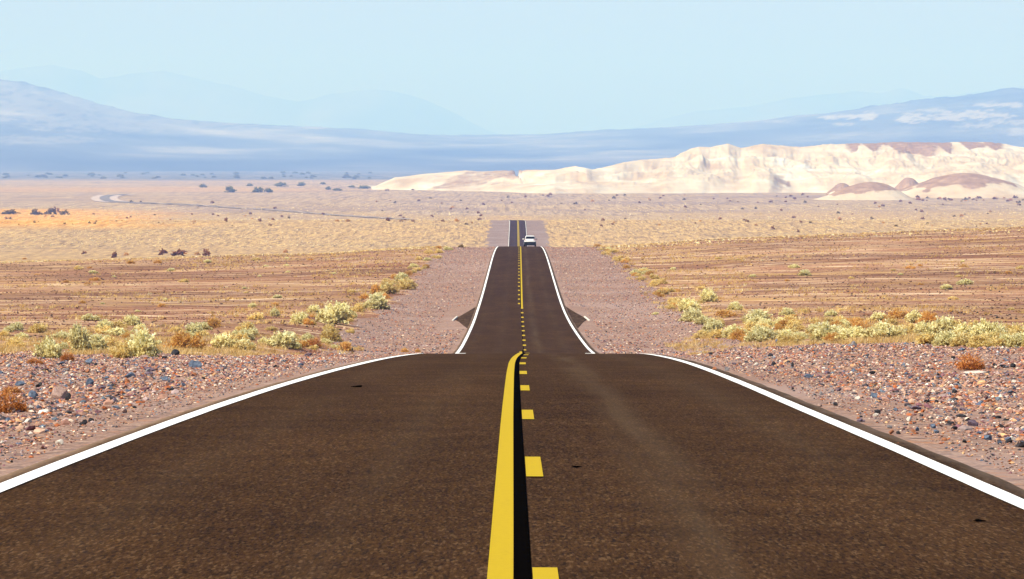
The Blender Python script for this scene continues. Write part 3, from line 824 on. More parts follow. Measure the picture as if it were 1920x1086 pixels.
# ------------------------------------------------------------------ plants
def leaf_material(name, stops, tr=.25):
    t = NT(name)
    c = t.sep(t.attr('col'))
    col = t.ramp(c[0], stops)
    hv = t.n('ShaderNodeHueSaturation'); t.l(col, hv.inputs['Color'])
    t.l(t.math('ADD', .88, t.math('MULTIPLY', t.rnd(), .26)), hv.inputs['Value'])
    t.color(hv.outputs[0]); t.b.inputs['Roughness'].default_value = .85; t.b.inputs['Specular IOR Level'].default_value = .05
    ts = t.n('ShaderNodeBsdfTranslucent'); t.l(hv.outputs[0], ts.inputs[0])
    mx = t.n('ShaderNodeMixShader'); mx.inputs[0].default_value = tr
    t.l(t.b.outputs[0], mx.inputs[1]); t.l(ts.outputs[0], mx.inputs[2]); t.l(mx.outputs[0], t.out.inputs['Surface'])
    return t.m
LM = {
    'green': leaf_material('saltbush_leaf', [(0, (.22, .14, .03)), (.22, (.58, .46, .17)), (.55, (.82, .75, .40)), (1, (.90, .87, .58))], .4),  # darkest stop puts the shaded gaps inside the bush into the leaf colour
    'yellow': leaf_material('dry_yellow_leaf', [(0, (.34, .19, .04)), (.35, (.70, .51, .17)), (.75, (.84, .69, .31)), (1, (.90, .80, .47))], .4),
    'straw': leaf_material('straw_blade', [(0, (.40, .22, .06)), (.4, (.68, .44, .15)), (.75, (.80, .58, .26)), (1, (.86, .72, .42))], .5),
    'orange': leaf_material('dry_orange_stem', [(0, (.42, .19, .04)), (.4, (.66, .35, .08)), (.75, (.74, .48, .16)), (1, (.78, .58, .27))], .4),
    'rust': leaf_material('rusty_twig', [(0, (.22, .07, .018)), (.4, (.46, .16, .04)), (.75, (.60, .26, .08)), (1, (.66, .36, .13))]),
    'dark': leaf_material('creosote_leaf', [(0, (.08, .042, .006)), (.5, (.20, .125, .016)), (1, (.34, .22, .04))]),
    'brown': leaf_material('brown_twig', [(0, (.11, .036, .007)), (.5, (.28, .10, .02)), (1, (.42, .18, .04))]),
    'mesquite': leaf_material('mesquite_leaf', [(0, (.10, .085, .015)), (.5, (.20, .18, .04)), (1, (.32, .28, .09))]),
}
M_twig = plain('grey_twig', (.16, .11, .07), .9, .1, vary=.4)

def crown_mesh(seed, nleaf, leaf, kind='mound', lumps=9, base=0.0, fine=1.0):
    """leaf-sized faces on short shoots spread through a lumpy half dome of radius 1 and height 1"""
    rg = np.random.default_rng(seed)
    L = rg.normal(0, 1, (lumps, 3)); L /= np.linalg.norm(L, axis=1)[:, None]; L[:, 2] = np.abs(L[:, 2])
    ctr_ = L * rg.uniform(.35, .72, (lumps, 1)); ctr_[:, 2] = ctr_[:, 2] * .9 + base
    rad = rg.uniform(.26, .46, lumps)
    ctr_[0] = (0, 0, .25 + base); rad[0] = .70
    shoots = max(20, nleaf // 9)
    li = rg.choice(lumps, shoots, p=rad ** 2 / (rad ** 2).sum())
    d = rg.normal(0, 1, (shoots, 3)); d[:, 2] += .45; d /= np.linalg.norm(d, axis=1)[:, None]
    tip = ctr_[li] + d * (rad[li] * rg.uniform(.70, 1.12, shoots))[:, None]
    tip[:, 2] = np.abs(tip[:, 2])
    per = nleaf // shoots
    P = np.repeat(tip, per, 0) - np.repeat(d, per, 0) * rg.uniform(0, .22, (shoots * per, 1)) + rg.normal(0, .035, (shoots * per, 3))
    P[:, 2] = np.maximum(P[:, 2], .01)
    n = len(P)
    ax = np.repeat(d, per, 0) + rg.normal(0, .55, (n, 3)); ax /= np.linalg.norm(ax, axis=1)[:, None]
    sd = np.cross(ax, rg.normal(0, 1, (n, 3))); sd /= np.linalg.norm(sd, axis=1)[:, None]
    ln = leaf * rg.uniform(.7, 1.5, (n, 1)); wd = leaf * .42 * rg.uniform(.7, 1.3, (n, 1)) * fine
    Vv = np.stack([P - ax * ln * .5, P + sd * wd, P + ax * ln * .6, P - sd * wd], 1)
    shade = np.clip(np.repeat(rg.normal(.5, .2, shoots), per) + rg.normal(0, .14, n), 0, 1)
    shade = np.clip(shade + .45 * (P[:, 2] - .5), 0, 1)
    return Vv.reshape(-1, 3), np.arange(n * 4).reshape(-1, 4), np.repeat(np.stack([shade] * 3, 1), 4, 0)

def stem_mesh(seed, n=14, top=.62, r=.02):
    rg = np.random.default_rng(seed); bm = bmesh.new()
    for i in range(n):
        a = rg.uniform(0, 6.28); l = rg.uniform(.3, .6); e = Vector((math.cos(a) * l, math.sin(a) * l, top * rg.uniform(.6, 1.1)))
        m = e * .5 + Vector((0, 0, -.10)) * rg.uniform(0, 1)
        pts_ = [Vector((0, 0, -.05)), m, e]; rs = [r, r * .7, r * .3]
        rings = []
        for p, q in zip(pts_, rs):
            rings.append([bm.verts.new(p + Vector((math.cos(k * 2.094), math.sin(k * 2.094), 0)) * q) for k in range(3)])
        for A, B in zip(rings, rings[1:]):
            for k in range(3): bm.faces.new((A[k], A[(k + 1) % 3], B[(k + 1) % 3], B[k]))
    me = bpy.data.meshes.new('stems'); bm.to_mesh(me); bm.free(); me.materials.append(M_twig)
    return me

PROTO = {}
def proto(kind, i):
    key = (kind, i)
    if key not in PROTO:
        sd = 500 + i * 13 + len(kind) * 101
        if kind in ('green',): g = crown_mesh(sd, 3600, .095, lumps=13)
        elif kind == 'yellow': g = crown_mesh(sd, 2200, .10, lumps=11, fine=.7)
        elif kind == 'orange': g = crown_mesh(sd, 1800, .14, lumps=9, fine=.35)
        elif kind == 'rust': g = crown_mesh(sd, 4200, .075, lumps=5, fine=.5)
        else: g = crown_mesh(sd, 420, .20, lumps=9, fine=.9)
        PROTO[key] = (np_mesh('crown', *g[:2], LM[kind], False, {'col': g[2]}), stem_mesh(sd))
    return PROTO[key]

def shrub(name, x, y, w, h, kind, label, group=None, parts=True, cat='shrub'):
    X, D, z = place(x, y)
    a = .70 * w * D / F; b = 1.08 * h * D / F
    me, st = proto(kind, random.randrange(5))
    rz = random.uniform(0, 6.28)
    if parts:
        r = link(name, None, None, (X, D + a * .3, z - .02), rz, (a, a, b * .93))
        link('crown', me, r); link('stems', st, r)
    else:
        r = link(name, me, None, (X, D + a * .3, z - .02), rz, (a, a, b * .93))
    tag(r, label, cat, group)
    return r

G_L, G_R = 'pale saltbushes left of the road', 'pale saltbushes right of the road'
BUSH = [
    (268, 671, 66, 58, 'green', 'largest round pale green saltbush behind the rocky rim left of the road'),
    (146, 662, 40, 58, 'green', 'tall narrow pale green saltbush, left of the largest round one'),
    (88, 673, 50, 44, 'green', 'pale green saltbush with yellow skirt at the far left rim'),
    (182, 658, 42, 34, 'green', 'low pale saltbush tucked beside the tall narrow one'),
    (224, 672, 42, 34, 'yellow', 'yellow dry bush leaning on the largest round saltbush'),
    (345, 657, 66, 40, 'orange', 'orange dry bush behind the black pointed rock'),
    (418, 656, 44, 32, 'green', 'pale green saltbush right of the orange dry bush'),
    (452, 656, 38, 24, 'green', 'small pale green saltbush on the rim, between two larger ones'),
    (530, 654, 62, 34, 'green', 'wide low pale saltbush on the rim in the middle of the left band'),
    (587, 652, 40, 20, 'rust', 'rusty brown low bush at the right end of the left rim'),
    (618, 640, 44, 38, 'yellow', 'yellow bush at the right end of the left rim'),
    (626, 608, 66, 44, 'green', 'broad pale green saltbush mound at the left edge of the gravel'),
    (562, 608, 38, 24, 'green', 'pale green saltbush just left of the broad mound'),
    (588, 588, 26, 18, 'green', 'small pale saltbush behind the broad mound'),
    (515, 594, 19, 18, 'green', 'round little pale saltbush alone on brown ground left of the broad mound'),
    (478, 600, 34, 15, 'yellow', 'flat yellow dry bush on brown ground left of the broad mound'),
    (472, 577, 17, 9, 'green', 'tiny pale saltbush alone on the left brown flats'),
    (250, 600, 20, 9, 'green', 'tiny pale saltbush behind the largest round one'),
    (30, 620, 30, 17, 'green', 'low pale saltbush at the left picture edge'),
    (196, 618, 34, 20, 'green', 'pale saltbush behind the tall narrow one'),
    (166, 602, 34, 14, 'green', 'flat pale saltbush higher on the left flats'),
    (672, 585, 26, 20, 'yellow', 'small yellow bush right of the broad mound'),
    (708, 580, 44, 32, 'green', 'pale saltbush on the gravel edge above the broad mound'),
    (760, 543, 40, 26, 'yellow', 'yellow bush on the gravel edge of the left shoulder'),
    (728, 551, 40, 24, 'yellow', 'yellow bush beside another on the left gravel edge'),
    (752, 528, 30, 18, 'green', 'pale bush topping the yellow ones on the left gravel edge'),
    (705, 552, 24, 22, 'orange', 'orange dry bush left of the yellow ones on the gravel edge'),
    (758, 661, 16, 10, 'orange', 'small orange tuft beside the left end of the crest'),
    (782, 661, 12, 8, 'orange', 'smallest orange tuft beside the left end of the crest'),
    (1298, 603, 46, 28, 'green', 'pale saltbush nearest the gravel edge right of the road'),
    (1294, 584, 46, 26, 'green', 'pale saltbush behind the one nearest the right gravel edge'),
    (1330, 566, 34, 26, 'green', 'round pale saltbush with dark shade, highest of the right clump'),
    (1337, 624, 40, 26, 'green', 'pale saltbush at the lower end of the right clump'),
    (1379, 582, 28, 18, 'green', 'small pale saltbush with orange skirt on the right flats'),
    (1362, 595, 44, 16, 'orange', 'flat orange dry bush in the right clump'),
    (1424, 602, 52, 24, 'green', 'wide pale saltbush in the middle of the right clump'),
    (1478, 592, 26, 16, 'green', 'small round pale saltbush right of the wide one'),
    (1378, 634, 46, 26, 'green', 'pale saltbush on the right rim, second from the gravel'),
    (1430, 641, 54, 30, 'green', 'larger pale saltbush on the right rim behind the small blue rock'),
    (1474, 622, 42, 30, 'orange', 'tall orange dry bush between saltbushes right of the road'),
    (1484, 646, 44, 24, 'yellow', 'yellow dry bush on the right rim under the tall orange one'),
    (1550, 639, 52, 38, 'green', 'pale saltbush with a bare twig left of the dark rounded boulder'),
    (1600, 638, 54, 28, 'green', 'low domed pale green saltbush above the grey rim rock'),
    (1662, 637, 62, 38, 'green', 'large pale green saltbush with black shade at its right foot'),
    (1648, 602, 34, 18, 'green', 'pale saltbush standing behind the large shaded one'),
    (1682, 598, 44, 22, 'orange', 'orange dry bush standing behind the large shaded saltbush'),
    (1718, 606, 42, 24, 'green', 'pale round saltbush right of the orange dry bush'),
    (1509, 517, 22, 13, 'green', 'white green round bush alone on the right brown flats'),
    (1811, 534, 30, 12, 'green', 'low pale bush alone on the far right brown flats'),
    (1774, 543, 26, 11, 'green', 'low pale bush left of another on the far right flats'),
    (1820, 697, 60, 34, 'rust', 'rust coloured dense round bush on gravel beside a flat white slab'),
    (8, 780, 80, 50, 'rust', 'rust coloured bush at the left picture edge beside the asphalt shoulder'),
    (20, 740, 40, 20, 'rust', 'smaller rusty bush behind the one at the left picture edge'),
    (60, 683, 34, 14, 'rust', 'low rusty bush on the rim at the far left'),
    (125, 678, 30, 18, 'rust', 'rusty dead bush between two saltbushes on the left rim'),
]
for a in BUSH: shrub('saltbush' if a[4] == 'green' else 'dry_bush', *a)
# hedge-like band on the far right
for i, x in enumerate(np.linspace(1738, 2030, 17)):
    for j in range(2):
        w = random.uniform(38, 56); h = random.uniform(28, 44) if j == 0 else random.uniform(24, 34)
        kd = 'green' if random.random() < .6 else 'yellow'
        shrub('saltbush' if kd == 'green' else 'dry_bush', x + random.uniform(-8, 8) + 9 * j, (634 if j == 0 else 647) + (x - 1738) * .03 + random.uniform(-3, 3), w, h, kd,
              '%s bush in the dense hedge-like band at the right picture edge' % ('pale green' if kd == 'green' else 'straw yellow'), 'dense band of %s bushes at the right' % kd)
# lesser bushes along both rims and gravel edges
for k in range(150):
    side = k % 2
    kd = random.choices(['green', 'yellow', 'orange'], [.34, .46, .20])[0]
    if side == 0: x = random.uniform(0, 660); y = random.triangular(600, 662, 656) 
    else: x = random.uniform(1310, 1760); y = random.triangular(592, 646, 640)
    w = random.uniform(16, 40)
    sdn = 'left' if side == 0 else 'right'
    shrub('dry_bush' if kd != 'green' else 'saltbush', x, y, w, w * random.uniform(.45, .7), kd, 'small %s bush filling gaps in the roadside band %s of the road' % ({'green': 'pale green', 'yellow': 'straw yellow', 'orange': 'orange'}[kd], sdn), 'small %s bushes in the band %s of the road' % (kd, sdn))
for k in range(90):
    f_ = random.random()
    if k % 2 == 0: x = 650 + 190 * f_ + random.gauss(0, 10); y = 605 - 140 * f_ ** .8 + random.uniform(-4, 4)
    else: x = 1275 - 140 * f_ + random.gauss(0, 9); y = 580 - 116 * f_ ** .9 + random.uniform(-4, 4)
    kd = random.choices(['green', 'yellow', 'orange'], [.2, .6, .2])[0]
    w = random.uniform(14, 26) * (1 - .4 * f_); sdn = 'left' if k % 2 == 0 else 'right'
    shrub('dry_bush' if kd != 'green' else 'saltbush', x, y, w, w * .55, kd, 'small %s bush along the far edge of the %s gravel shoulder' % ({'green': 'pale green', 'yellow': 'straw yellow', 'orange': 'orange'}[kd], sdn), '%s bushes along the %s gravel shoulder' % (kd, sdn))
for k in range(70):
    left = k % 2 == 0
    x = random.uniform(0, 700) if left else random.uniform(1220, 1920); y = random.uniform(485, 596)
    kd = random.choices(['green', 'yellow', 'orange'], [.35, .35, .3])[0]
    w = random.uniform(8, 20); sdn = 'left' if left else 'right'
    shrub('dry_bush' if kd != 'green' else 'saltbush', x, y, w, w * .42, kd, 'scattered low %s bush on the brown flats %s of the road' % ({'green': 'pale green', 'yellow': 'straw yellow', 'orange': 'orange'}[kd], sdn), 'scattered low %s bushes on the %s flats' % (kd, sdn), parts=False)

# dark bushes out on the plain
DARK = [
    (305, 479, 20, 13, 'brown', 'brown bush, leftmost of the row where brown ground meets pale grass'), (335, 480, 34, 14, 'brown', 'widest brown bush in the row where brown ground meets pale grass'),
    (388, 480, 16, 15, 'brown', 'brown upright bush, rightmost of the row at the edge of the pale grass'), (370, 479, 10, 8, 'orange', 'small orange bush in the row of brown bushes'),
    (157, 477, 11, 7, 'brown', 'small brown bush alone at the far left edge of the pale grass'), (214, 484, 12, 14, 'brown', 'upright brown bush left of the row at the edge of the pale grass'),
    (236, 479, 10, 7, 'orange', 'small orange bush right of the upright brown one'), (535, 474, 10, 8, 'orange', 'small orange bush at the edge of the pale grass left of the road'),
    (212, 461 + 20, 8, 5, 'brown', 'tiny brown bush below the upright one'), (865, 464, 12, 6, 'dark', 'dark low bush at the corner of the left gravel berm'),
    (424, 416, 8, 9, 'brown', 'brown bush standing alone on pale grass below the far road bend'), (487, 416, 7, 7, 'brown', 'brown bush second from the one below the far road bend'),
    (397, 382, 7, 6, 'brown', 'dark bush beside the far road, nearest the bend'), (517, 392, 7, 5, 'brown', 'dark bush beside the middle of the far road'),
    (606, 403, 8, 5, 'brown', 'dark bush touching the far road at two thirds of its length'), (727, 415, 9, 8, 'brown', 'dark bush beside the near end of the far road'),
    (753, 416, 8, 4, 'brown', 'dark low bush at the near end of the far road'), (775, 416, 9, 4, 'brown', 'last dark low bush where the far road vanishes'),
    (632, 416, 8, 5, 'orange', 'orange bush under the far road'), (652, 416, 9, 6, 'orange', 'rounder orange bush under the far road'),
    (810, 407, 7, 5, 'brown', 'dark bush between the far road and the main road, upper one'), (830, 416, 7, 6, 'brown', 'dark bush between the far road and the main road, lower one'),
    (856, 416, 10, 7, 'orange', 'orange round bush left of the main road crest'), (900, 413, 8, 5, 'brown', 'dark bush closest to the main road crest on the left'),
    (1128, 425, 6, 5, 'brown', 'brown bush alone right of the main road crest'), (1497, 436, 5, 7, 'brown', 'brown twiggy bush alone at the right edge of the pale grass'), (1449, 430, 8, 7, 'brown', 'brown bush alone on pale grass right of the road'),
    (1140, 358, 16, 6, 'orange', 'orange bush at the foot of the white hills'), (246, 380, 9, 5, 'dark', 'green bush right of the far road bend'), (264, 380, 6, 4, 'dark', 'smaller green bush right of the far road bend'),
    (18, 402, 36, 10, 'dark', 'dark green bush at the left edge above the orange grass'), (66, 403, 22, 14, 'dark', 'round dark green bush above the orange grass'),
    (96, 402, 24, 12, 'dark', 'dark green sloping bush above the orange grass'), (104, 398, 20, 10, 'brown', 'reddish bush on top of the sloping green one'), (121, 403, 16, 10, 'dark', 'small dark bush, rightmost above the orange grass'),
    (727, 358, 9, 4, 'brown', 'dark bush at the left foot of the hills, first of a line'), (774, 357, 8, 3, 'brown', 'dark bush at the left foot of the hills, second of a line'), (838, 356, 10, 4, 'dark', 'dark bush pair at the left foot of the hills'), (900, 356, 12, 4, 'brown', 'brown bush at the foot of the dark gravel ridge'),
]
for x, y, w, h, kd, lab in DARK: shrub('desert_bush', x, y, w, h, kd, lab, parts=False, cat='bush')
for k in range(150):
    x = random.uniform(700, 1920); y = 366 + 60 * random.random() ** 1.7
    if 905 < x < 1035 and y > 408: continue
    if random.random() < .35: x = random.uniform(1380, 1920)
    kd = random.choices(['brown', 'dark', 'orange'], [.55, .25, .2])[0]; w = random.uniform(3.5, 8)
    nm_ = {'brown': 'brown', 'dark': 'dark green', 'orange': 'orange'}[kd]
    shrub('desert_bush', x, y, w, w * .7, kd, 'tiny %s bush dotting the plain below the white hills' % nm_, '%s bushes dotting the plain below the hills' % nm_, False, 'bush')
for k in range(34):
    x = 1560 + 370 * random.random(); y = 371 + (x - 1560) * .004 + random.uniform(-2, 5)
    kd = random.choices(['brown', 'dark', 'orange', 'rust'], [.4, .3, .15, .15])[0]; w = random.uniform(5, 12)
    nm_ = {'brown': 'brown', 'dark': 'dark green', 'orange': 'orange', 'rust': 'rusty'}[kd]
    shrub('desert_bush', x, y, w, w * .6, kd, '%s bush in the line along the foot of the dark topped mounds' % nm_, '%s bushes along the foot of the mounds' % nm_, False, 'bush')
for k in range(40):
    x = random.uniform(0, 560); y = random.uniform(401, 424); kd = random.choice(['orange', 'dark', 'brown']); w = random.uniform(3, 7)
    nm_ = {'brown': 'brown', 'dark': 'dark green', 'orange': 'orange'}[kd]
    shrub('desert_bush', x, y, w, w * .7, kd, 'tiny %s bush on the orange grass at the left of the plain' % nm_, '%s bushes on the orange grass' % nm_, False, 'bush')

# mesquite trees at the far end of the plain
def tree_proto(i):
    key = ('mesquite', i)
    if key not in PROTO:
        g = crown_mesh(900 + i, 900, .15, lumps=14, base=.12)
        bm = bmesh.new(); rg = random.Random(900 + i)
        for s in range(4):
            a = rg.uniform(0, 6.28); e = Vector((math.cos(a) * .42, math.sin(a) * .42, rg.uniform(.45, .7)))
            P_ = [Vector((0, 0, -.05)), e * .45 + Vector((0, 0, .06)), e]; rs = [.07, .05, .02]; rings = []
            for p, q in zip(P_, rs): rings.append([bm.verts.new(p + Vector((math.cos(k * 1.257), math.sin(k * 1.257), 0)) * q) for k in range(5)])
            for A, B in zip(rings, rings[1:]):
                for k in range(5): bm.faces.new((A[k], A[(k + 1) % 5], B[(k + 1) % 5], B[k]))
        me = bpy.data.meshes.new('trunk'); bm.to_mesh(me); bm.free(); me.materials.append(M_twig)
        PROTO[key] = (np_mesh('crown', *g[:2], LM['mesquite'], False, {'col': g[2]}), me)
    return PROTO[key]
TREES = [(380, 352, 20, 8, 'blue grey mesquite tree, leftmost at the far end of the plain'), (432, 361, 30, 13, 'greenest mesquite tree standing left of the reddish pair'), (484, 361, 28, 12, 'broad mesquite tree at the middle of the far plain'),
         (503, 361, 20, 9, 'lower mesquite tree right of the broad one'), (468, 349, 16, 6, 'faint mesquite tree behind the broad one'), (526, 350, 36, 9, 'wide faint mesquite thicket behind the lower tree'), (566, 349, 22, 9, 'faint blue mesquite tree right of the wide thicket'),
         (616, 356, 16, 7, 'small mesquite tree left of the white hills'), (633, 358, 24, 6, 'low mesquite tree beside the small one'), (660, 352, 20, 5, 'faint low mesquite tree near the hills'), (684, 354, 34, 7, 'long mesquite tree at the left foot of the hills'), (605, 346, 14, 5, 'farthest faint mesquite tree left of the hills')]
for i, (x, y, w, h, lab) in enumerate(TREES):
    X, D, z = place(x, y); a = .5 * w * D / F; b = h * D / F
    cr, tr = tree_proto(i % 4)
    r = tag(link('mesquite_tree', None, None, (X, D, z), random.uniform(0, 6.28), (a, a, b * .9)), lab, 'tree')
    link('crown', cr, r); link('trunk', tr, r)
for k in range(60):
    x = random.uniform(0, 700); y = 325 + 11 * random.random(); X, D, z = place(x, y); w = random.uniform(8, 18); a = .5 * w * D / F
    tag(link('mesquite_tree', tree_proto(k % 4)[0], None, (X, D, z), random.uniform(0, 6.28), (a, a, a * .55)), 'hazy blue tree in the far line at the valley bottom', 'tree', 'hazy trees in the valley bottom')

# dry grass: too many to count
def tufts(name, X, D, size, blades, lab, stops, wfac=.12):
    n = len(X); m = n * blades
    px = np.repeat(X, blades) + RNG.normal(0, 1, m) * np.repeat(size, blades) * .45; pd = np.repeat(D, blades) + RNG.normal(0, 1, m) * np.repeat(size, blades) * .45
    h = np.repeat(size, blades) * RNG.uniform(.5, 1.1, m); pz = np.repeat(gz(X, D), blades)
    th = RNG.uniform(0, 6.28, m); ln = RNG.normal(0, .45, (m, 2)) * h[:, None]; w = h * wfac * RNG.uniform(.6, 1.4, m)
    A = np.stack([px - np.cos(th) * w, pd - np.sin(th) * w, pz - .02], -1); B = np.stack([px + np.cos(th) * w, pd + np.sin(th) * w, pz - .02], -1)
    C_ = np.stack([px + ln[:, 0], pd + ln[:, 1], pz + h], -1)
    c = np.clip(np.repeat(RNG.normal(.5, .22, n), blades) + RNG.normal(0, .12, m), 0, 1)
    o = link(name, np_mesh(name, np.stack([A, B, C_], 1).reshape(-1, 3), np.arange(m * 3).reshape(-1, 3), stops, False, {'col': np.repeat(np.stack([c] * 3, 1), 3, 0)}))
    return tag(o, lab, None, None, 'stuff')
# along the rims
for side, lab in ((-1, 'short dry yellow grass under the bushes left of the road'), (1, 'short dry yellow grass under the bushes right of the road')):
    D = RNG.uniform(120, 230, 9000); X = side * (8 + (0.14 * D - 6) * RNG.random(len(D)))
    kp = fbm(X / 3., D / 9., 331, 3) + .08 * (1 - sst(D, 125, 190)) > .53
    tufts('dry_grass', X[kp], D[kp], RNG.uniform(.06, .24, kp.sum()), 14, lab, LM['straw'] , .09)
D = RNG.uniform(30, 118, 160); X = np.sign(RNG.random(160) - .45) * (5 + (.13 * D - 2) * RNG.random(160)); kp = (np.abs(X) > 5.2)
tufts('dry_grass', X[kp], D[kp], RNG.uniform(.03, .08, kp.sum()), 12, 'little straw tufts between the roadside stones', LM['yellow'], .07)
# ochre clumps on the flats, then the pale grass plain
n = 20000; D = RNG.uniform(230, 660, n); X = (RNG.random(n) - .5) * 2 * (.15 * D); kp = (np.abs(X) > 10.8) & (fbm(X / 9., D / 22., 341, 4) + .20 * sst(D, 420, 640) + .16 * (1 - sst(np.abs(X), 12, 30)) > .63)
tufts('dry_grass', X[kp], D[kp], RNG.uniform(.08, .30, kp.sum()), 10, 'ochre grass clumps on the brown flats', LM['straw'], .16)
SCP = np.array([(.60, .46, .22), (.66, .52, .28), (.52, .37, .16), (.46, .33, .17), (.62, .52, .34)]); SCW = np.array([.3, .25, .2, .15, .1])
for n, d0, d1, hw, s0, s1, lab in ((15000, 1380, 1790, .145, .16, .36, 'pale straw scrub covering the plain before the road crest'), (9000, 560, 760, .16, .08, .24, 'pale straw scrub on the top of the second rise'),
                                   (11000, 2400, 3600, .14, .25, .6, 'pale straw scrub covering the flat plain beyond the road crest')):
    D = d0 + (d1 - d0) * RNG.random(n); X = (RNG.random(n) - .5) * 2 * (hw * D)
    kp = (np.abs(X) > np.where(D < 1900, 10.2 + 4.0 * RNG.random(n), 0)) & (RNG.random(n) < .25 + 2.4 * np.clip(fbm(X / 60., D / 90., 351, 3) - .32, 0, 1))
    X, D = X[kp], D[kp]
    xp = VX + X / D * F
    stone_field('desert_scrub', X, D, s0 + (s1 - s0) * RNG.random(len(X)) ** 2, lab, 'oct', SCP, SCW / SCW.sum(), .75, .3)

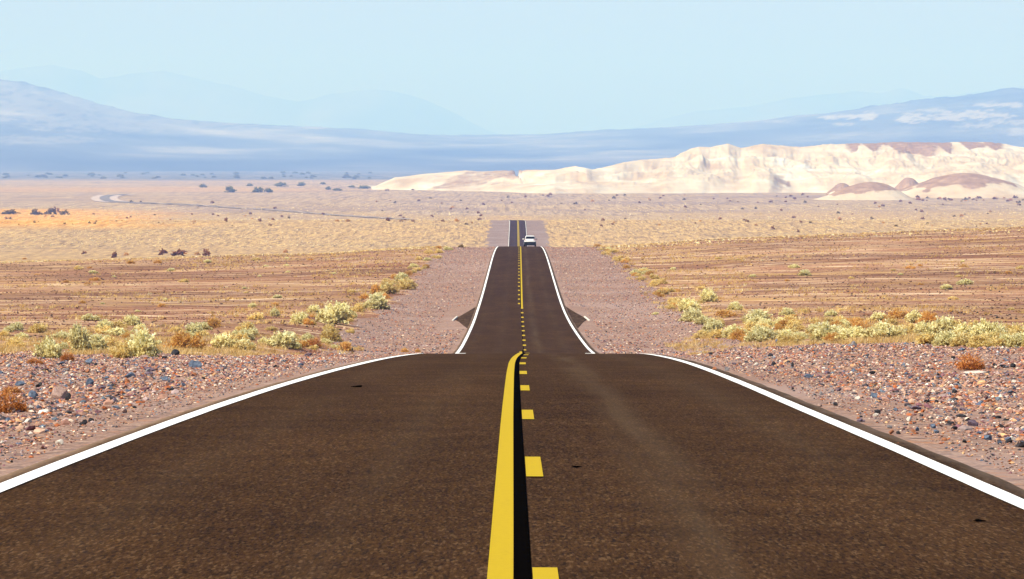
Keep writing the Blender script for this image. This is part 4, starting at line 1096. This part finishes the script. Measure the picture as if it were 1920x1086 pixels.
# ------------------------------------------------------------------ the car
def car():
    X, D = 1.98, 636.0
    z = float(zroad(X, D))
    root = tag(link('car', None, None, (X, D, z)), 'white sport utility car driving away in the right lane at the second rise', 'car')
    W = plain('white_car_paint', (.80, .80, .80), .3, .5, vary=.03)
    BK = plain('black_plastic_and_shade', (.012, .012, .013), .6, .3); GL = plain('dark_glass', (.008, .009, .011), .08, .6, vary=.05)
    RD = plain('red_lens', (.16, .008, .016), .2, .5); RB = plain('tyre_rubber', (.015, .015, .015), .9, .1); AL = plain('alloy', (.45, .45, .46), .3, .5, .8)
    PL = plain('plate_white', (.62, .64, .66), .5, .3)
    def loft(name, secs, mat, parent=root, smooth=True, caps=True):
        bm = bmesh.new(); rings = [[bm.verts.new(p) for p in s] for s in secs]
        for A, B in zip(rings, rings[1:]):
            for k in range(len(A)): bm.faces.new((A[k], A[(k + 1) % len(A)], B[(k + 1) % len(A)], B[k]))
        if caps: bm.faces.new(rings[0][::-1]); bm.faces.new(rings[-1])
        bmesh.ops.recalc_face_normals(bm, faces=bm.faces[:])
        me = bpy.data.meshes.new(name); bm.to_mesh(me); bm.free(); me.materials.append(mat)
        for p in me.polygons: p.use_smooth = smooth
        return link(name, me, parent)
    def sec(y, zb, zt, wb, wm, wt):      # half section mirrored: sill, waist, top
        zm = zb + (zt - zb) * .55
        h = [(wb, zb), (wm, zb + (zt - zb) * .25), (wm, zm), (wt + (wm - wt) * .35, zt - (zt - zb) * .12), (wt, zt)]
        return [(x, y, z_) for x, z_ in h] + [(-x, y, z_) for x, z_ in h[::-1]]
    loft('body', [sec(-2.28, .62, .95, .74, .80, .72), sec(-2.2, .45, 1.10, .80, .88, .80), sec(-1.9, .32, 1.14, .84, .92, .84), sec(-.9, .30, 1.12, .85, .93, .86), sec(.6, .30, 1.08, .85, .93, .86), sec(1.2, .30, 1.02, .85, .92, .82), sec(2.0, .34, .90, .80, .88, .72), sec(2.28, .45, .74, .66, .74, .60)], W)
    # greenhouse and roof
    def cab(y, zb, zt, wb, wt):
        h = [(wb, zb), (wb - .05, zb + (zt - zb) * .35), (wt + .03, zt - .08), (wt - .10, zt)]
        return [(x, y, q) for x, q in h] + [(-x, y, q) for x, q in h[::-1]]
    loft('cabin', [cab(-2.12, 1.06, 1.16, .80, .78), cab(-1.75, 1.06, 1.62, .82, .64), cab(-1.2, 1.06, 1.69, .83, .66), cab(.0, 1.06, 1.69, .83, .66), cab(.55, 1.06, 1.60, .83, .64), cab(1.25, 1.02, 1.06, .80, .74)], W)
    def quad(name, pts_, mat, th=.03, parent=root):
        n_ = (Vector(pts_[1]) - Vector(pts_[0])).cross(Vector(pts_[2]) - Vector(pts_[0])).normalized() * th
        a = [Vector(p) + n_ * .8 for p in pts_]; b = [Vector(p) - n_ for p in pts_]
        return loft(name, [b, a], mat, parent, False)
    quad('rear_window', [(-.74, -2.07, 1.22), (.74, -2.07, 1.22), (.60, -1.79, 1.58), (-.60, -1.79, 1.58)], GL)
    quad('windscreen', [(.70, 1.18, 1.10), (-.70, 1.18, 1.10), (-.60, .62, 1.56), (.60, .62, 1.56)], GL)
    for s in (-1, 1):
        q = [(s * .84, -1.6, 1.16), (s * .84, .6, 1.16), (s * .70, .3, 1.58), (s * .70, -1.4, 1.58)]
        quad('side_window', q if s > 0 else q[::-1], GL)
        quad('tail_light', [(s * .86, -2.22, .98), (s * .52, -2.26, 1.0), (s * .52, -2.24, 1.10), (s * .87, -2.12, 1.16)] if s < 0 else [(s * .52, -2.26, 1.0), (s * .86, -2.22, .98), (s * .87, -2.12, 1.16), (s * .52, -2.24, 1.10)], RD, .05)
        bm = bmesh.new(); bmesh.ops.create_uvsphere(bm, u_segments=10, v_segments=6, radius=1)
        for v in bm.verts: v.co = Vector((s * 1.06 + v.co.x * .12, .62 + v.co.y * .09, 1.14 + v.co.z * .09))
        me = bpy.data.meshes.new('wing_mirror'); bm.to_mesh(me); bm.free(); me.materials.append(W if s < 0 else BK)  # right mirror black: its shaded side put into the colour
        link('wing_mirror', me, root)
        for y in (-1.38, 1.38):
            bm = bmesh.new(); bmesh.ops.create_cone(bm, cap_ends=True, segments=24, radius1=.36, radius2=.36, depth=.24)
            bmesh.ops.rotate(bm, verts=bm.verts, matrix=__import__('mathutils').Matrix.Rotation(R(90), 3, 'Y'))
            bmesh.ops.bevel(bm, geom=[e for e in bm.edges if e.calc_length() < .2], offset=.03, segments=2, affect='EDGES')
            bmesh.ops.translate(bm, verts=bm.verts, vec=(s * .83, y, .36))
            me = bpy.data.meshes.new('wheel'); bm.to_mesh(me); bm.free(); me.materials.append(RB); wh = link('wheel', me, root)
            bm = bmesh.new(); bmesh.ops.create_cone(bm, cap_ends=True, segments=16, radius1=.24, radius2=.20, depth=.06)
            bmesh.ops.rotate(bm, verts=bm.verts, matrix=__import__('mathutils').Matrix.Rotation(R(90) * s, 3, 'Y'))
            bmesh.ops.translate(bm, verts=bm.verts, vec=(s * .945, y, .36))
            me = bpy.data.meshes.new('rim'); bm.to_mesh(me); bm.free(); me.materials.append(AL); link('rim', me, wh)
    loft('bumper', [[(-.90, -2.20, .26), (.90, -2.20, .26), (.92, -2.24, .80), (-.92, -2.24, .80)], [(-.84, -2.33, .30), (.84, -2.33, .30), (.88, -2.33, .74), (-.88, -2.33, .74)]][::-1], BK, smooth=False)  # black bumper made taller, its colour taking in the shadow below the tail
    loft('underbody', [[(-.78, y, .20), (.78, y, .20), (.78, y, .36), (-.78, y, .36)] for y in (-2.1, 2.0)], BK, smooth=False)
    loft('spoiler', [[(-.62, -1.95, 1.60), (.62, -1.95, 1.60), (.62, -1.95, 1.64), (-.62, -1.95, 1.64)], [(-.64, -1.60, 1.63), (.64, -1.60, 1.63), (.64, -1.60, 1.69), (-.64, -1.60, 1.69)]], W, smooth=False)
    quad('licence_plate', [(-.16, -2.27, .90), (.16, -2.27, .90), (.16, -2.27, 1.0), (-.16, -2.27, 1.0)], PL, .012)
car()

# ------------------------------------------------------------------ haze
bm = bmesh.new(); bmesh.ops.create_cube(bm, size=1)
top = 1500.0; bot = GROUND_LOW - 60.0
for v in bm.verts:
    v.co = Vector((v.co.x * 80000, 30500 + v.co.y * 63000, bot + (v.co.z + .5) * (top - bot)))
me = bpy.data.meshes.new('haze'); bm.to_mesh(me); bm.free()
hm = bpy.data.materials.new('haze'); hm.use_nodes = True; hm.node_tree.nodes.clear()
ho = hm.node_tree.nodes.new('ShaderNodeOutputMaterial'); hv = hm.node_tree.nodes.new('ShaderNodeVolumePrincipled')
hv.inputs['Color'].default_value = (.225, .41, 1.0, 1)
hv.inputs['Absorption Color'].default_value = (.74, .83, 1, 1)
hv.inputs['Density'].default_value = 1.02e-4
hv.inputs['Anisotropy'].default_value = 0.0
hm.node_tree.links.new(hv.outputs[0], ho.inputs['Volume'])
hm.cycles.volume_sampling = 'DISTANCE'
me.materials.append(hm)
tag(link('haze', me), 'pale blue desert haze over the far valley', None, None, 'stuff')
